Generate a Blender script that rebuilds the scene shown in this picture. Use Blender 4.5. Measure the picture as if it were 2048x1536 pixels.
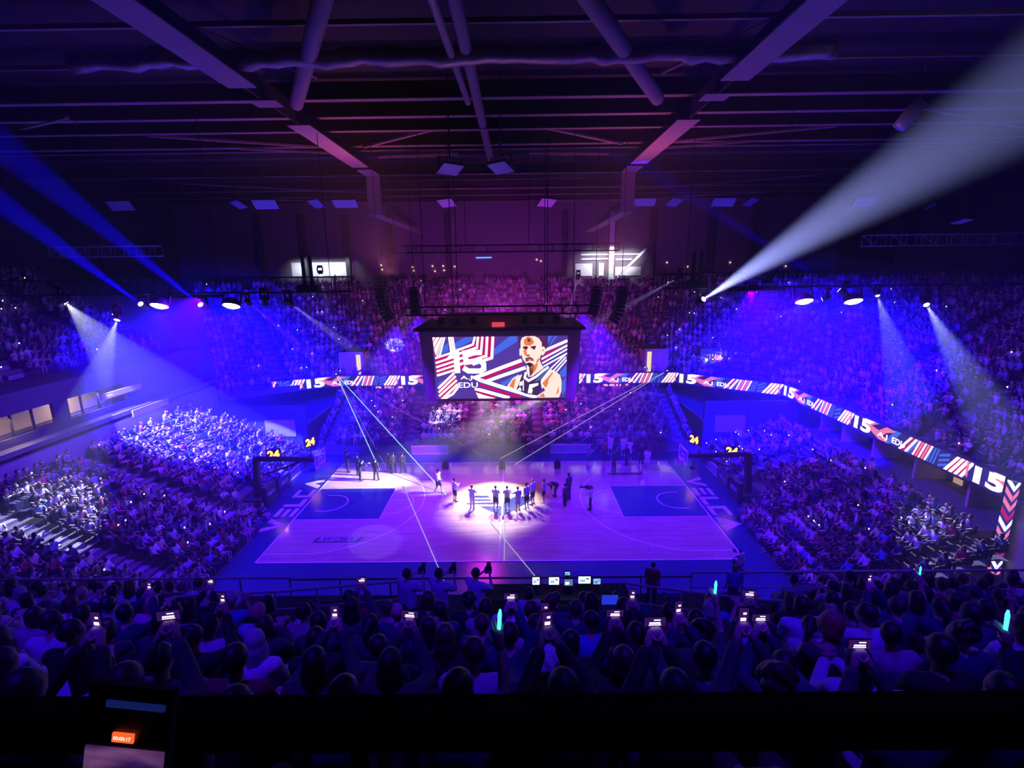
import bpy, bmesh, math, random
import numpy as np
from mathutils import Vector, Matrix

for _o in list(bpy.data.objects):
    bpy.data.objects.remove(_o, do_unlink=True)
SC = bpy.context.scene
COL = SC.collection
random.seed(7)
RNG = np.random.default_rng(7)

# ------------------------------------------------------------------ camera
CAM = Vector((1.0555, -32.8437, 16.1321))
YAW, PIT, ROL, FPX = -0.00722, 0.22355, -0.01219, 989.62
_fw = Vector((math.sin(YAW)*math.cos(PIT), math.cos(YAW)*math.cos(PIT), -math.sin(PIT)))
_rt = Vector((math.cos(YAW), -math.sin(YAW), 0))
_up = _rt.cross(_fw)
_r = _rt*math.cos(ROL) + _up*math.sin(ROL)
_u = -_rt*math.sin(ROL) + _up*math.cos(ROL)
cd = bpy.data.cameras.new('camera'); cam = bpy.data.objects.new('camera', cd); COL.objects.link(cam)
M = Matrix((_r, _u, -_fw)).transposed().to_4x4(); M.translation = CAM
cam.matrix_world = M
cd.sensor_width = 36.0; cd.lens = FPX/2048*36.0; cd.clip_start = 0.05; cd.clip_end = 400
SC.camera = cam

def px_of(p):
    d = Vector(p)-CAM; w = d.dot(_fw); return (1024+FPX*d.dot(_r)/w, 768-FPX*d.dot(_u)/w)
def at_px(x, y, dist):
    return CAM + (_fw+_r*((x-1024)/FPX)+_u*((768-y)/FPX))*dist
def on_plane(x, y, ax, val):
    v = _fw+_r*((x-1024)/FPX)+_u*((768-y)/FPX); return CAM+v*((val-CAM[ax])/v[ax])

# ------------------------------------------------------------------ view, world
SC.view_settings.view_transform = 'Standard'
SC.view_settings.look = 'None'
SC.view_settings.gamma = 1.0
SC.view_settings.use_curve_mapping = False
SC.view_settings.exposure = 0.0
W = bpy.data.worlds.new('world'); SC.world = W; W.use_nodes = True
W.node_tree.nodes['Background'].inputs[0].default_value = (0.010, 0.004, 0.03, 1)
W.node_tree.nodes['Background'].inputs[1].default_value = 0.0
HAZE = 0.0065
SC.cycles.volume_bounces = 0
SC.cycles.max_bounces = 5
SC.cycles.diffuse_bounces = 2
SC.cycles.glossy_bounces = 3
SC.cycles.sample_clamp_indirect = 6.0
SC.cycles.caustics_reflective = False
SC.cycles.caustics_refractive = False

# ------------------------------------------------------------------ materials
MATS = {}
def mat(name, col=(0.5,0.5,0.5), rough=0.6, metal=0.0, emit=None, es=1.0, alpha=None, vary=0.0, scale=8.0, coat=0.0):
    if name in MATS: return MATS[name]
    m = bpy.data.materials.new(name); m.use_nodes = True
    nt = m.node_tree; b = nt.nodes['Principled BSDF']
    c = (*col, 1)
    b.inputs['Base Color'].default_value = c
    b.inputs['Roughness'].default_value = rough
    b.inputs['Metallic'].default_value = metal
    if coat: b.inputs['Coat Weight'].default_value = coat
    if emit is not None:
        b.inputs['Emission Color'].default_value = (*emit, 1)
        b.inputs['Emission Strength'].default_value = es
    if vary > 0:
        tc = nt.nodes.new('ShaderNodeTexCoord'); n = nt.nodes.new('ShaderNodeTexNoise')
        n.inputs['Scale'].default_value = scale; n.inputs['Detail'].default_value = 4
        mr = nt.nodes.new('ShaderNodeMapRange'); mr.inputs[3].default_value = 1-vary; mr.inputs[4].default_value = 1+vary
        mx = nt.nodes.new('ShaderNodeMix'); mx.data_type = 'RGBA'; mx.blend_type = 'MULTIPLY'; mx.inputs[0].default_value = 1
        mx.inputs[6].default_value = c
        nt.links.new(tc.outputs['Object'], n.inputs['Vector']); nt.links.new(n.outputs['Fac'], mr.inputs[0])
        nt.links.new(mr.outputs[0], mx.inputs[7]); nt.links.new(mx.outputs[2], b.inputs['Base Color'])
    MATS[name] = m
    return m
def emi(name, col, s):
    if name in MATS: return MATS[name]
    m = bpy.data.materials.new(name); m.use_nodes = True
    nt = m.node_tree; nt.nodes.clear()
    o = nt.nodes.new('ShaderNodeOutputMaterial'); e = nt.nodes.new('ShaderNodeEmission')
    e.inputs[0].default_value = (*col, 1); e.inputs[1].default_value = s
    nt.links.new(e.outputs[0], o.inputs[0]); MATS[name] = m; m.cycles.emission_sampling = 'NONE'
    return m

# ------------------------------------------------------------------ object helpers
def tag(o, label=None, cat=None, group=None, kind=None):
    if label: o['label'] = label
    if cat: o['category'] = cat
    if group: o['group'] = group
    if kind: o['kind'] = kind
    return o
def empty(name, loc=(0,0,0), rz=0.0, label=None, cat=None, group=None):
    o = bpy.data.objects.new(name, None); COL.objects.link(o)
    o.location = loc; o.rotation_euler = (0,0,rz); o.empty_display_size = 0.2
    return tag(o, label, cat, group)
def link(name, me, parent=None, m=None, loc=None):
    o = bpy.data.objects.new(name, me); COL.objects.link(o)
    if m is not None and len(me.materials) == 0: me.materials.append(m)
    if parent is not None: o.parent = parent
    if loc is not None: o.location = loc
    return o
class MB:
    """collects verts and faces"""
    def __init__(s): s.v = []; s.f = []; s.mi = []; s.cur = 0
    def add(s, vs, fs):
        n = len(s.v); s.v += [tuple(p) for p in vs]
        for f in fs: s.f.append([i+n for i in f]); s.mi.append(s.cur)
        return s
    def box(s, c, d, R=None):
        x,y,z = d[0]/2, d[1]/2, d[2]/2
        vs = [Vector((a,b,e)) for a in (-x,x) for b in (-y,y) for e in (-z,z)]
        if R is not None: vs = [R @ p for p in vs]
        vs = [p+Vector(c) for p in vs]
        return s.add(vs, [(0,1,3,2),(4,6,7,5),(0,4,5,1),(2,3,7,6),(0,2,6,4),(1,5,7,3)])
    def box2(s, a, b):
        return s.box([(a[i]+b[i])/2 for i in range(3)], [abs(b[i]-a[i]) for i in range(3)])
    def bar(s, a, b, w, h=None, up=(0,0,1)):
        a = Vector(a); b = Vector(b); h = h or w; d = (b-a); L = d.length; d.normalize()
        u = Vector(up); sd = d.cross(u)
        if sd.length < 1e-4: sd = d.cross(Vector((1,0,0)))
        sd.normalize(); t = sd.cross(d)
        R = Matrix((sd, d, t)).transposed()
        return s.box((a+b)/2, (w, L, h), R)
    def tube(s, pts, r, n=8, cap=True):
        pts = [Vector(p) for p in pts]; k = len(pts)
        rs = r if isinstance(r, (list,tuple)) else [r]*k
        prev = None; vs = []
        for i, p in enumerate(pts):
            d = (pts[min(i+1,k-1)]-pts[max(i-1,0)]).normalized()
            if prev is None:
                a = d.cross(Vector((0,0,1)))
                if a.length < 1e-3: a = d.cross(Vector((1,0,0)))
            else: a = prev - d*prev.dot(d)
            a.normalize(); prev = a; b = d.cross(a)
            for j in range(n):
                t = 2*math.pi*j/n; vs.append(p + (a*math.cos(t)+b*math.sin(t))*rs[i])
        fs = []
        for i in range(k-1):
            for j in range(n):
                j2 = (j+1)%n; fs.append((i*n+j, i*n+j2, (i+1)*n+j2, (i+1)*n+j))
        if cap:
            fs.append(tuple(reversed(range(n)))); fs.append(tuple((k-1)*n+j for j in range(n)))
        return s.add(vs, fs)
    def lathe(s, prof, n=12, c=(0,0,0)):
        vs = []; k = len(prof)
        for (r,z) in prof:
            for j in range(n):
                t = 2*math.pi*j/n; vs.append((c[0]+r*math.cos(t), c[1]+r*math.sin(t), c[2]+z))
        fs = [(i*n+j, i*n+(j+1)%n, (i+1)*n+(j+1)%n, (i+1)*n+j) for i in range(k-1) for j in range(n)]
        fs.append(tuple(reversed(range(n)))); fs.append(tuple((k-1)*n+j for j in range(n)))
        return s.add(vs, fs)
    def poly(s, pts): return s.add(pts, [tuple(range(len(pts)))])
    def mesh(s, name='mesh', mats=None, smooth=False):
        me = bpy.data.meshes.new(name); me.from_pydata(s.v, [], s.f); me.update()
        if mats:
            for m in (mats if isinstance(mats,(list,tuple)) else [mats]): me.materials.append(m)
            if isinstance(mats,(list,tuple)) and len(mats) > 1: me.polygons.foreach_set('material_index', s.mi)
        if smooth: me.polygons.foreach_set('use_smooth', [True]*len(me.polygons))
        return me
    def build(s, name, mats=None, parent=None, smooth=False, loc=None):
        return link(name, s.mesh(name, mats, smooth), parent, None, loc)
def struct(name, mb, m): return tag(mb.build(name, m), kind='structure')
def look_matrix(a, b):
    """matrix at a whose -Z points to b"""
    d = (Vector(b)-Vector(a)).normalized()
    q = d.to_track_quat('-Z', 'Y'); Mx = q.to_matrix().to_4x4(); Mx.translation = Vector(a); return Mx
def spot(name, a, b, col, power, size, blend=0.15, rad=0.08, parent=None):
    l = bpy.data.lights.new(name, 'SPOT'); l.color = col; l.energy = power
    l.spot_size = math.radians(size); l.spot_blend = blend; l.shadow_soft_size = rad
    o = bpy.data.objects.new(name, l); COL.objects.link(o); o.matrix_world = look_matrix(a, b)
    return o
def area(name, loc, tgt, col, power, sx, sy, spread=180):
    l = bpy.data.lights.new(name, 'AREA'); l.shape = 'RECTANGLE'; l.size = sx; l.size_y = sy; l.color = col; l.energy = power; l.spread = math.radians(spread)
    o = bpy.data.objects.new(name, l); COL.objects.link(o); o.matrix_world = look_matrix(loc, tgt); return o
def text_mesh(txt, size=1.0, extrude=0.0, shear=0.0, bold=0.0, align='CENTER', sx=1.0):
    c = bpy.data.curves.new('lettering', 'FONT'); c.body = txt; c.size = size; c.extrude = extrude
    c.shear = shear; c.offset = bold; c.align_x = align; c.align_y = 'CENTER'; c.resolution_u = 3
    o = bpy.data.objects.new('lettering', c); COL.objects.link(o)
    dg = bpy.context.evaluated_depsgraph_get(); dg.update()
    me = bpy.data.meshes.new_from_object(o.evaluated_get(dg)); me.name = 'lettering'
    bpy.data.objects.remove(o, do_unlink=True)
    if sx != 1.0:
        for v in me.vertices: v.co.x *= sx
    me.materials.clear()
    return me
# court lights under the scoreboard and its frame; fills below are added, without fixtures
for (x,y) in ((-1.5,4.2),(.3,4.3)):
    spot('centre_spot', (x,y,7.7), (-.6,.1,0), (1,.93,1), 13500, 48, .6, .08)
spot('centre_spill', (-1.5,2.0,7.7), (-2.0,0.5,0), (1,.03,1), 3600, 125, 1.0, 1.2)  # added magenta fill imitating spill from the white spots
spot('streak_spot', (4,2.2,7.6), (-10.6,3.9,0), (1,.93,1), 125000, 17, .8, .1)
spot('streak_spot', (4,2.2,7.6), (-5.4,2.4,0), (1,.93,1), 24000, 15, .8, .1)
for sx in (-1,1):
    for (y,ty) in ((-2.3,-4.5),(5.2,4.0)):
        spot('court_wash', (sx*6.2,y,13.0), (sx*8.5,ty,0), (.055,.0,1.0), 26000, 92, .8, .25)
for x in (-8,-2.5,3,8.5,14): spot('near_wash', (x,-31,22), (x,-25.3,9), (.05,.0,1.0), 2600, 56, .9, .3)  # added blue fill for the near rows, no lamp modelled
spot('magenta_wash', (0,4.8,12.6), (0,26,8), (.72,.04,.85), 22000, 130, 1.0, .4)  # added fill standing in for screen glow on the far stands
for sx in (-1,1): area('roof_uplight', (sx*7.6,3.0,16), (sx*10.6,2,26), (1,.2,.40), 300, 1.5, .8, 120)  # added pink fill tinting the roof steel, no fixture
# ------------------------------------------------------------------ setting: floors, tiers, roof
m_conc = mat('arena_concrete', (0.16,0.15,0.17), 0.7, vary=0.15, scale=3)
m_dark = mat('dark_wall_paint', (0.05,0.045,0.055), 0.8, vary=0.2, scale=2)
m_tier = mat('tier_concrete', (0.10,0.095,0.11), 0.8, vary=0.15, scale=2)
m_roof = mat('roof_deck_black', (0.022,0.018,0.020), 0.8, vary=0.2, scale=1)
m_steel = mat('dark_steel', (0.07,0.065,0.075), 0.45, metal=0.3)
m_black = mat('matte_black', (0.012,0.012,0.014), 0.6)
b = MB(); b.box2((-46,-40,-0.3),(46,46,-0.06)); struct('floor', b, m_conc)
b = MB(); b.box2((-46,-40,27),(46,46,27.3)); struct('ceiling', b, m_roof)
b = MB(); b.box2((-46,45,-0.3),(46,45.4,27)); struct('wall_back', b, m_dark)
b = MB(); b.box2((-46.4,-40,-0.3),(-46,46,27)); struct('wall_left', b, m_dark)
b = MB(); b.box2((46,-40,-0.3),(46.4,46,27)); struct('wall_right', b, m_dark)
b = MB(); b.box2((-46,-40.4,-0.3),(46,-40,27)); struct('wall_front', b, m_dark)

def offset_path(P, d):
    """offset an open plan polyline outwards (to the right of its direction) by d"""
    out = []
    n = len(P)
    def nrm(a, b):
        v = Vector((b[0]-a[0], b[1]-a[1])).normalized(); return Vector((v.y, -v.x))
    for i in range(n):
        if i == 0: m = nrm(P[0], P[1]); s = 1
        elif i == n-1: m = nrm(P[-2], P[-1]); s = 1
        else:
            a = nrm(P[i-1], P[i]); c = nrm(P[i], P[i+1]); m = (a+c).normalized(); s = 1/max(0.3, m.dot(a))
        out.append((P[i][0]+m.x*d*s, P[i][1]+m.y*d*s))
    return out
SEATS = {}
def tier(name, path, z0, rows, depth, rise, key=None, aisles=(), occ=0.95, m=None, base=None, spacing=0.52):
    """stepped seating; path runs so that outwards is on its right; returns seat list (x,y,z,yaw)"""
    mb = MB(); zb = base if base is not None else z0-0.6
    prev = offset_path(path, 0)
    z = zb
    seats = []
    for k in range(rows):
        zt = z0 + k*rise
        nxt = offset_path(path, (k+1)*depth)
        for i in range(len(path)-1):
            a, c = prev[i], prev[i+1]; a2, c2 = nxt[i], nxt[i+1]
            mb.poly([(a[0],a[1],z),(c[0],c[1],z),(c[0],c[1],zt),(a[0],a[1],zt)])
            mb.poly([(a[0],a[1],zt),(c[0],c[1],zt),(c2[0],c2[1],zt),(a2[0],a2[1],zt)])
        mid = offset_path(path, (k+0.62)*depth)
        for i in range(len(path)-1):
            A = Vector(mid[i]); C = Vector(mid[i+1]); L = (C-A).length; d = (C-A)/L
            yaw = math.atan2(-d.x, d.y)   # facing inwards, local +y
            n = int(L/spacing)
            face = math.atan2(d.y, d.x) + math.pi/2
            for j in range(n):
                t = (j+0.5)*L/n; p = A+d*t
                # aisles measured along the front edge coordinate
                f = Vector(path[i]); q = (p-f).dot(d)
                if any(abs(q-s) < 0.62 for (seg, s) in aisles if seg == i): continue
                seats.append((p.x, p.y, zt, face-math.pi/2))
        prev = nxt; z = zt
    o = struct(name, mb, m or m_tier)
    SEATS[key or name] = seats
    return o, prev, z
# half steps in the aisles
def aisle_steps(parent, path, aisles, z0, rows, depth, rise):
    mb = MB()
    for (seg, s) in aisles:
        A = Vector(path[seg]); C = Vector(path[seg+1]); d = (C-A).normalized(); nn = Vector((d.y,-d.x))
        R = Matrix((Vector((d.x,d.y,0)), Vector((nn.x,nn.y,0)), Vector((0,0,1)))).transposed()
        for k in range(rows):
            p = A + d*s + nn*((k+0.75)*depth)
            mb.box((p.x,p.y,z0+(k+0.25)*rise), (1.05, depth*0.5, rise*0.5), R)
    o = mb.build('stair_steps', mat('step_concrete', (0.26,0.25,0.28), 0.7), parent); tag(o, kind='stuff')
    return o
FARP = [(17.4,10.6),(-17.4,10.6)]
fa = [(0,x) for x in (1.2, 8.6, 14.4, 20.4, 26.2, 33.6)]
t_far, _, _ = tier('lower_tier_far', FARP, 0.5, 9, 0.82, 0.34, 'far_low', fa, base=0)
aisle_steps(t_far, FARP, fa, 0.5, 9, 0.82, 0.34)
RGT = [(17.5,-12.0),(17.5,8.2)]
ra = [(0,x) for x in (1.2, 8.0, 14.6)]
t_r, _, _ = tier('lower_tier_right', RGT, 0.4, 8, 0.82, 0.32, 'right_low', ra, base=0)
aisle_steps(t_r, RGT, ra, 0.4, 8, 0.82, 0.32)
LFT = [(-17.5,9.0),(-17.5,-13.0)]
la = [(0,x) for x in (4.6, 11.8, 18.6)]
t_l, _, _ = tier('lower_tier_left', LFT, 0.4, 12, 0.82, 0.35, 'left_low', la, base=0)
aisle_steps(t_l, LFT, la, 0.4, 12, 0.82, 0.35)
UP = [(26.9,-16.0),(26.9,12.4),(18.2,18.9),(-18.2,18.9),(-27.0,12.6)]
ua = [(0,6.0),(0,13.5),(0,21.0),(1,5.4),(2,1.5),(2,9.0),(2,15.0),(2,21.5),(2,27.4),(2,34.9),(3,5.4)]
t_u, u_top, u_z = tier('upper_tier_bowl', UP, 5.0, 17, 0.85, 0.57, 'upper', ua, base=4.4)
aisle_steps(t_u, UP, ua, 5.0, 17, 0.85, 0.57)
UL = [(-31.5,12.0),(-31.5,-16.0)]
ula = [(0,5.0),(0,13.0),(0,21.0)]
t_ul, ul_top, ul_z = tier('upper_tier_left', UL, 9.6, 12, 0.85, 0.55, 'upper_left', ula, base=9.0)
aisle_steps(t_ul, UL, ula, 9.6, 12, 0.85, 0.55)
# ------------------------------------------------------------------ crowd (low-poly seated spectators, joined per section)
def lowpoly_person(kind):
    V = []; F = []; P = []   # part id per vertex: 0 skin 1 hair 2 top 3 trousers
    def ring(c, rx, ry, n=6, tilt=0.0, ph=0.0):
        return [(c[0]+rx*math.cos(2*math.pi*j/n+ph), c[1]+ry*math.sin(2*math.pi*j/n+ph), c[2]) for j in range(n)]
    def loft(rings, part, cap=(True,True)):
        n = len(rings[0]); b0 = len(V)
        for r in rings: V.extend(r); P.extend([part]*n)
        for i in range(len(rings)-1):
            for j in range(n):
                F.append((b0+i*n+j, b0+i*n+(j+1)%n, b0+(i+1)*n+(j+1)%n, b0+(i+1)*n+j))
        if cap[0]: F.append(tuple(b0+j for j in reversed(range(n))))
        if cap[1]: F.append(tuple(b0+(len(rings)-1)*n+j for j in range(n)))
    def limb(a, c, r0, r1, part, n=4):
        a = Vector(a); c = Vector(c); d = (c-a).normalized(); s = d.cross(Vector((0,0.3,1)))
        if s.length < 1e-3: s = d.cross(Vector((1,0,0)))
        s.normalize(); t = d.cross(s); b0 = len(V)
        for p, r in ((a,r0),(c,r1)):
            for j in range(n):
                q = p+(s*math.cos(2*math.pi*j/n+.785)+t*math.sin(2*math.pi*j/n+.785))*r; V.append(tuple(q)); P.append(part)
        for j in range(n): F.append((b0+j, b0+(j+1)%n, b0+n+(j+1)%n, b0+n+j))
        F.append(tuple(b0+j for j in reversed(range(n)))); F.append(tuple(b0+n+j for j in range(n)))
    h = 0.0 if kind < 3 else 0.42
    z = 0.44+h
    loft([ring((0,-.02,z),.18,.12), ring((0,-.03,z+.3),.17,.12), ring((0,-.02,z+.5),.22,.11), ring((0,0,z+.6),.08,.07)], 2)
    loft([ring((0,.0,z+.56),.055,.055), ring((0,.01,z+.65),.06,.06)], 0, (False,False))
    hz = z+.74
    loft([ring((0,.04,hz-.10),.05,.05), ring((0,.035,hz-.03),.085,.095), ring((0,.03,hz+.05),.085,.095), ring((0,.02,hz+.09),.05,.06)], 0)
    loft([ring((0,-.035,hz-.09),.075,.06), ring((0,-.03,hz-.0),.1,.085), ring((0,-.005,hz+.08),.098,.11), ring((0,.0,hz+.13),.05,.06)], 1)
    if kind < 3:
        for s in (-1,1):
            limb((s*.1,0,z),(s*.12,.42,z+.03),.095,.07,3); limb((s*.12,.42,z+.05),(s*.12,.42,.02),.065,.045,3)
    else:
        for s in (-1,1): limb((s*.09,0,z+.03),(s*.1,0,.02),.1,.055,3)
    for s in (-1,1):
        if kind in (0,3): e = (s*.27,.08,z+.26); w = (s*.10,.32,z+.2)
        elif kind == 1: e = (s*.26,.14,z+.3); w = (s*.04,.3,z+.46)
        else: e = (s*.3,.1,z+.55); w = (s*.2,.2,z+.86)
        limb((s*.21,-.02,z+.5), e, .06,.05,2); limb(e, w, .045,.035,0)
    # triangulate
    T = []
    for f in F:
        for i in range(1,len(f)-1): T.append((f[0],f[i],f[i+1]))
    return np.array(V,dtype=np.float64), np.array(T,dtype=np.int64), np.array(P)
LOW = [lowpoly_person(k) for k in range(4)]
TOPS = np.array([(.75,.74,.78),(.62,.62,.66),(.45,.46,.5),(.30,.30,.34),(.10,.10,.12),(.05,.05,.06),(.05,.07,.2),(.03,.04,.10),(.5,.12,.2),(.45,.38,.3),(.25,.4,.55),(.7,.5,.55),(.02,.02,.025)])
TOPW = np.array([.10,.08,.08,.09,.13,.13,.10,.08,.04,.05,.05,.04,.03]); TOPW = TOPW/TOPW.sum()
HAIRS = np.array([(.012,.010,.010),(.02,.014,.011),(.05,.03,.02),(.12,.07,.04),(.25,.24,.25)]); HAIRW = np.array([.45,.3,.15,.07,.03])
SKINS = np.array([(.55,.38,.29),(.62,.44,.34),(.48,.32,.23)])
m_crowd = mat('crowd_clothing', (.5,.5,.5), .8)
_nt = m_crowd.node_tree; _a = _nt.nodes.new('ShaderNodeAttribute'); _a.attribute_name = 'col'
_nt.links.new(_a.outputs['Color'], _nt.nodes['Principled BSDF'].inputs['Base Color'])
def crowd(name, seats, label, parent=None, stand=0.03):
    Vs=[];Ts=[];Cs=[];off=0
    for (x,y,z,yaw) in seats:
        k = RNG.choice(4, p=[.52,.30,.18-stand,stand]); V,T,P = LOW[k]
        a = yaw + RNG.normal(0,.22); s = RNG.normal(1,.045); c,sn = math.cos(a),math.sin(a)
        lean = RNG.normal(.03,.09); tw = RNG.normal(0,.06)
        Q = V*s; Q = np.stack([Q[:,0]+tw*(Q[:,2]-.45), Q[:,1]+lean*(Q[:,2]-.45), Q[:,2]],1)
        R = np.stack([Q[:,0]*c-Q[:,1]*sn + x+RNG.normal(0,.04), Q[:,0]*sn+Q[:,1]*c + y+RNG.normal(0,.04), Q[:,2]+z],1)
        col = np.empty((len(V),4)); col[:,3]=1
        pal = [SKINS[RNG.integers(3)], HAIRS[RNG.choice(5,p=HAIRW)], TOPS[RNG.choice(len(TOPS),p=TOPW)]*RNG.uniform(.8,1.1), TOPS[RNG.choice([4,5,6,7,3,9])]]
        for q in range(4): col[P==q,:3] = pal[q]
        Vs.append(R);Ts.append(T+off);Cs.append(col);off+=len(V)
    V=np.concatenate(Vs);T=np.concatenate(Ts);C=np.concatenate(Cs)
    me=bpy.data.meshes.new(name)
    me.vertices.add(len(V)); me.vertices.foreach_set('co',V.ravel())
    me.loops.add(len(T)*3); me.loops.foreach_set('vertex_index',T.ravel().astype(np.int32))
    me.polygons.add(len(T)); me.polygons.foreach_set('loop_start',np.arange(0,len(T)*3,3,dtype=np.int32))
    me.update(calc_edges=True)
    at=me.attributes.new('col','FLOAT_COLOR','POINT'); at.data.foreach_set('color',C.ravel().astype(np.float32))
    me.materials.append(m_crowd)
    o=link(name,me,parent); tag(o,label,'crowd',kind='stuff'); return o
def filled(key, occ=0.95, cond=None):
    return [s for s in SEATS[key] if RNG.random() < occ and s not in PSET]
m_seat = mat('seat_plastic_navy', (.03,.035,.07), .5)
def seats_mesh(name, key, parent, cond=None):
    mb = MB()
    for (x,y,z,yaw) in SEATS[key]:
        if cond and not cond((x,y,z,yaw)): continue
        R = Matrix.Rotation(yaw,3,'Z')
        mb.box(Vector((x,y,z+.42))+R@Vector((0,.08,0)), (.46,.4,.05), R)
        mb.box(Vector((x,y,z+.66))+R@Vector((0,-.17,0)), (.46,.05,.46), R)
    o = mb.build(name, m_seat, parent); tag(o, kind='stuff'); return o
for (sg, nm) in ((1,'floor_right'),(-1,'floor_left')):
    SEATS[nm] = [(sg*x, y, 0.0, sg*math.pi/2) for x in (16.0,16.85) for y in np.arange(-12.6,-2.0,.53)]
for _k in ('right_low','left_low'): SEATS[_k] = [s for s in SEATS[_k] if not (abs(s[0]) < 19.3 and abs(s[1]) < 1.3)]
# the nearest spectators of the two side stands become single people later on
PICK = []
for side, keys in (('right',('right_low','floor_right')),('left',('left_low','floor_left'))):
    c = []
    for kk in keys:
        for s in SEATS[kk]:
            q = px_of((s[0],s[1],s[2]+1.0))
            if 10 < q[0] < 2038 and 600 < q[1] < 1128: c.append(((Vector(s[:3])-CAM).length, side, kk, s))
    PICK += sorted(c, key=lambda t: t[0])[:46]
PSET = {p[3] for p in PICK}
for key, lab, par in (('far_low','far lower tier behind the court',t_far),('right_low','right lower tier',t_r),('left_low','left lower tier',t_l),('upper','upper bowl above the glowing ribbon screen',t_u),('upper_left','left upper tier',t_ul),
                      ('floor_right','floor seats along the right baseline',t_r),('floor_left','floor seats along the left baseline',t_l)):
    seats_mesh('stadium_seats', key, par)
    crowd('seated_crowd', filled(key, 0.93), 'crowd of seated spectators filling the '+lab)
# ------------------------------------------------------------------ court
def wood_material():
    m = bpy.data.materials.new('maple_court'); m.use_nodes = True; nt = m.node_tree; b = nt.nodes['Principled BSDF']
    tc = nt.nodes.new('ShaderNodeTexCoord'); mp = nt.nodes.new('ShaderNodeMapping'); mp.inputs['Scale'].default_value = (1,1,1)
    br = nt.nodes.new('ShaderNodeTexBrick'); br.inputs['Scale'].default_value = 1.0
    br.inputs['Brick Width'].default_value = 1.9; br.inputs['Row Height'].default_value = 0.11; br.inputs['Mortar Size'].default_value = 0.002
    br.inputs['Color1'].default_value = (.62,.46,.33,1); br.inputs['Color2'].default_value = (.44,.31,.22,1); br.inputs['Mortar'].default_value = (.3,.2,.14,1)
    br.inputs['Bias'].default_value = -.2
    ns = nt.nodes.new('ShaderNodeTexNoise'); ns.inputs['Scale'].default_value = 1.2; ns.inputs['Detail'].default_value = 6
    mp2 = nt.nodes.new('ShaderNodeMapping'); mp2.inputs['Scale'].default_value = (.35,3,1)
    mx = nt.nodes.new('ShaderNodeMix'); mx.data_type = 'RGBA'; mx.blend_type = 'MULTIPLY'; mx.inputs[0].default_value = .55
    L = nt.links.new
    L(tc.outputs['Object'], mp.inputs[0]); L(mp.outputs[0], br.inputs['Vector']); L(tc.outputs['Object'], mp2.inputs[0]); L(mp2.outputs[0], ns.inputs['Vector'])
    L(br.outputs['Color'], mx.inputs[6]); L(ns.outputs['Fac'], mx.inputs[7]); L(mx.outputs[2], b.inputs['Base Color'])
    b.inputs['Roughness'].default_value = .16; b.inputs['Coat Weight'].default_value = .8; b.inputs['Coat Roughness'].default_value = .09; b.inputs['Specular IOR Level'].default_value = .5
    bp_ = nt.nodes.new('ShaderNodeBump'); bp_.inputs['Strength'].default_value = .05; bp_.inputs['Distance'].default_value = .02
    L(ns.outputs['Fac'], bp_.inputs['Height']); L(bp_.outputs[0], b.inputs['Normal'])
    return m
m_wood = wood_material()
m_navy = mat('navy_court_paint', (.012,.016,.11), .22, vary=.1, scale=2)
m_line = mat('white_court_line', (.85,.82,.85), .3)
m_line.node_tree.nodes['Principled BSDF'].inputs['Specular IOR Level'].default_value = .4
court = empty('basketball_court', (0,0,0)); tag(court, kind='structure')
b = MB(); b.box2((-16.9,-12.5,-.06),(16.9,9.9,-.02)); b.build('apron', m_navy, court)
b = MB(); b.box2((-14,-7.5,-.03),(14,7.5,0)); b.build('wood_floor', m_wood, court)
for s in (-1,1):
    b = MB(); b.box2((s*14,-2.45,0),(s*8.2,2.45,.003)); b.build('key_paint', m_navy, court)
def strip(name, pts, w=.06, z=.006, closed=False):
    mb = MB(); n = len(pts); P = [Vector((p[0],p[1])) for p in pts]
    L = []; R = []
    for i in range(n):
        a = P[i-1] if (i > 0 or closed) else P[i]; c = P[(i+1)%n] if (i < n-1 or closed) else P[i]
        d = (c-a).normalized(); q = Vector((-d.y,d.x))*w/2
        L.append(P[i]+q); R.append(P[i]-q)
    k = n if closed else n-1
    for i in range(k):
        j = (i+1)%n
        mb.poly([(R[i].x,R[i].y,z),(R[j].x,R[j].y,z),(L[j].x,L[j].y,z),(L[i].x,L[i].y,z)])
    o = mb.build(name, m_line, court); return o
def arc(cx, cy, r, a0, a1, n=28): return [(cx+r*math.cos(a0+(a1-a0)*i/n), cy+r*math.sin(a0+(a1-a0)*i/n)) for i in range(n+1)]
for s in (-1,1):
    strip('sideline', [(-14.0,s*7.5),(14.0,s*7.5)], .08)
    strip('baseline', [(s*14,-7.5),(s*14,7.5)], .08)
    for t in (-1,1): strip('key_line', [(s*14,t*2.45),(s*8.2,t*2.45)], .05)
    strip('free_throw_line', [(s*8.2,-2.45),(s*8.2,2.45)], .05)
    ca = 0 if s < 0 else math.pi
    strip('free_throw_arc', arc(s*8.2,0,1.8,ca-math.pi/2,ca+math.pi/2), .05)
    strip('no_charge_arc', arc(s*12.425,0,1.25,ca-math.pi/2,ca+math.pi/2)[0:1] and [(s*13.0, -1.25)]+arc(s*12.425,0,1.25,ca-math.pi/2,ca+math.pi/2)[::1 if s<0 else -1]+[(s*13.0,1.25)], .08, .009)
    h = math.acos(0) ; y3 = 6.6; x3 = math.sqrt(6.75**2-y3**2); an = math.atan2(y3, x3)
    pts = arc(s*12.425,0,6.75, ca-an, ca+an, 48)
    if s > 0: pts = pts[::-1]
    strip('three_point_line', [(s*14,-y3)]+pts+[(s*14,y3)], .06)
strip('halfway_line', [(0,-7.5),(0,7.5)], .06)
strip('centre_circle', arc(0,0,1.8,0,2*math.pi,48)[:-1], .05, closed=True)
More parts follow.
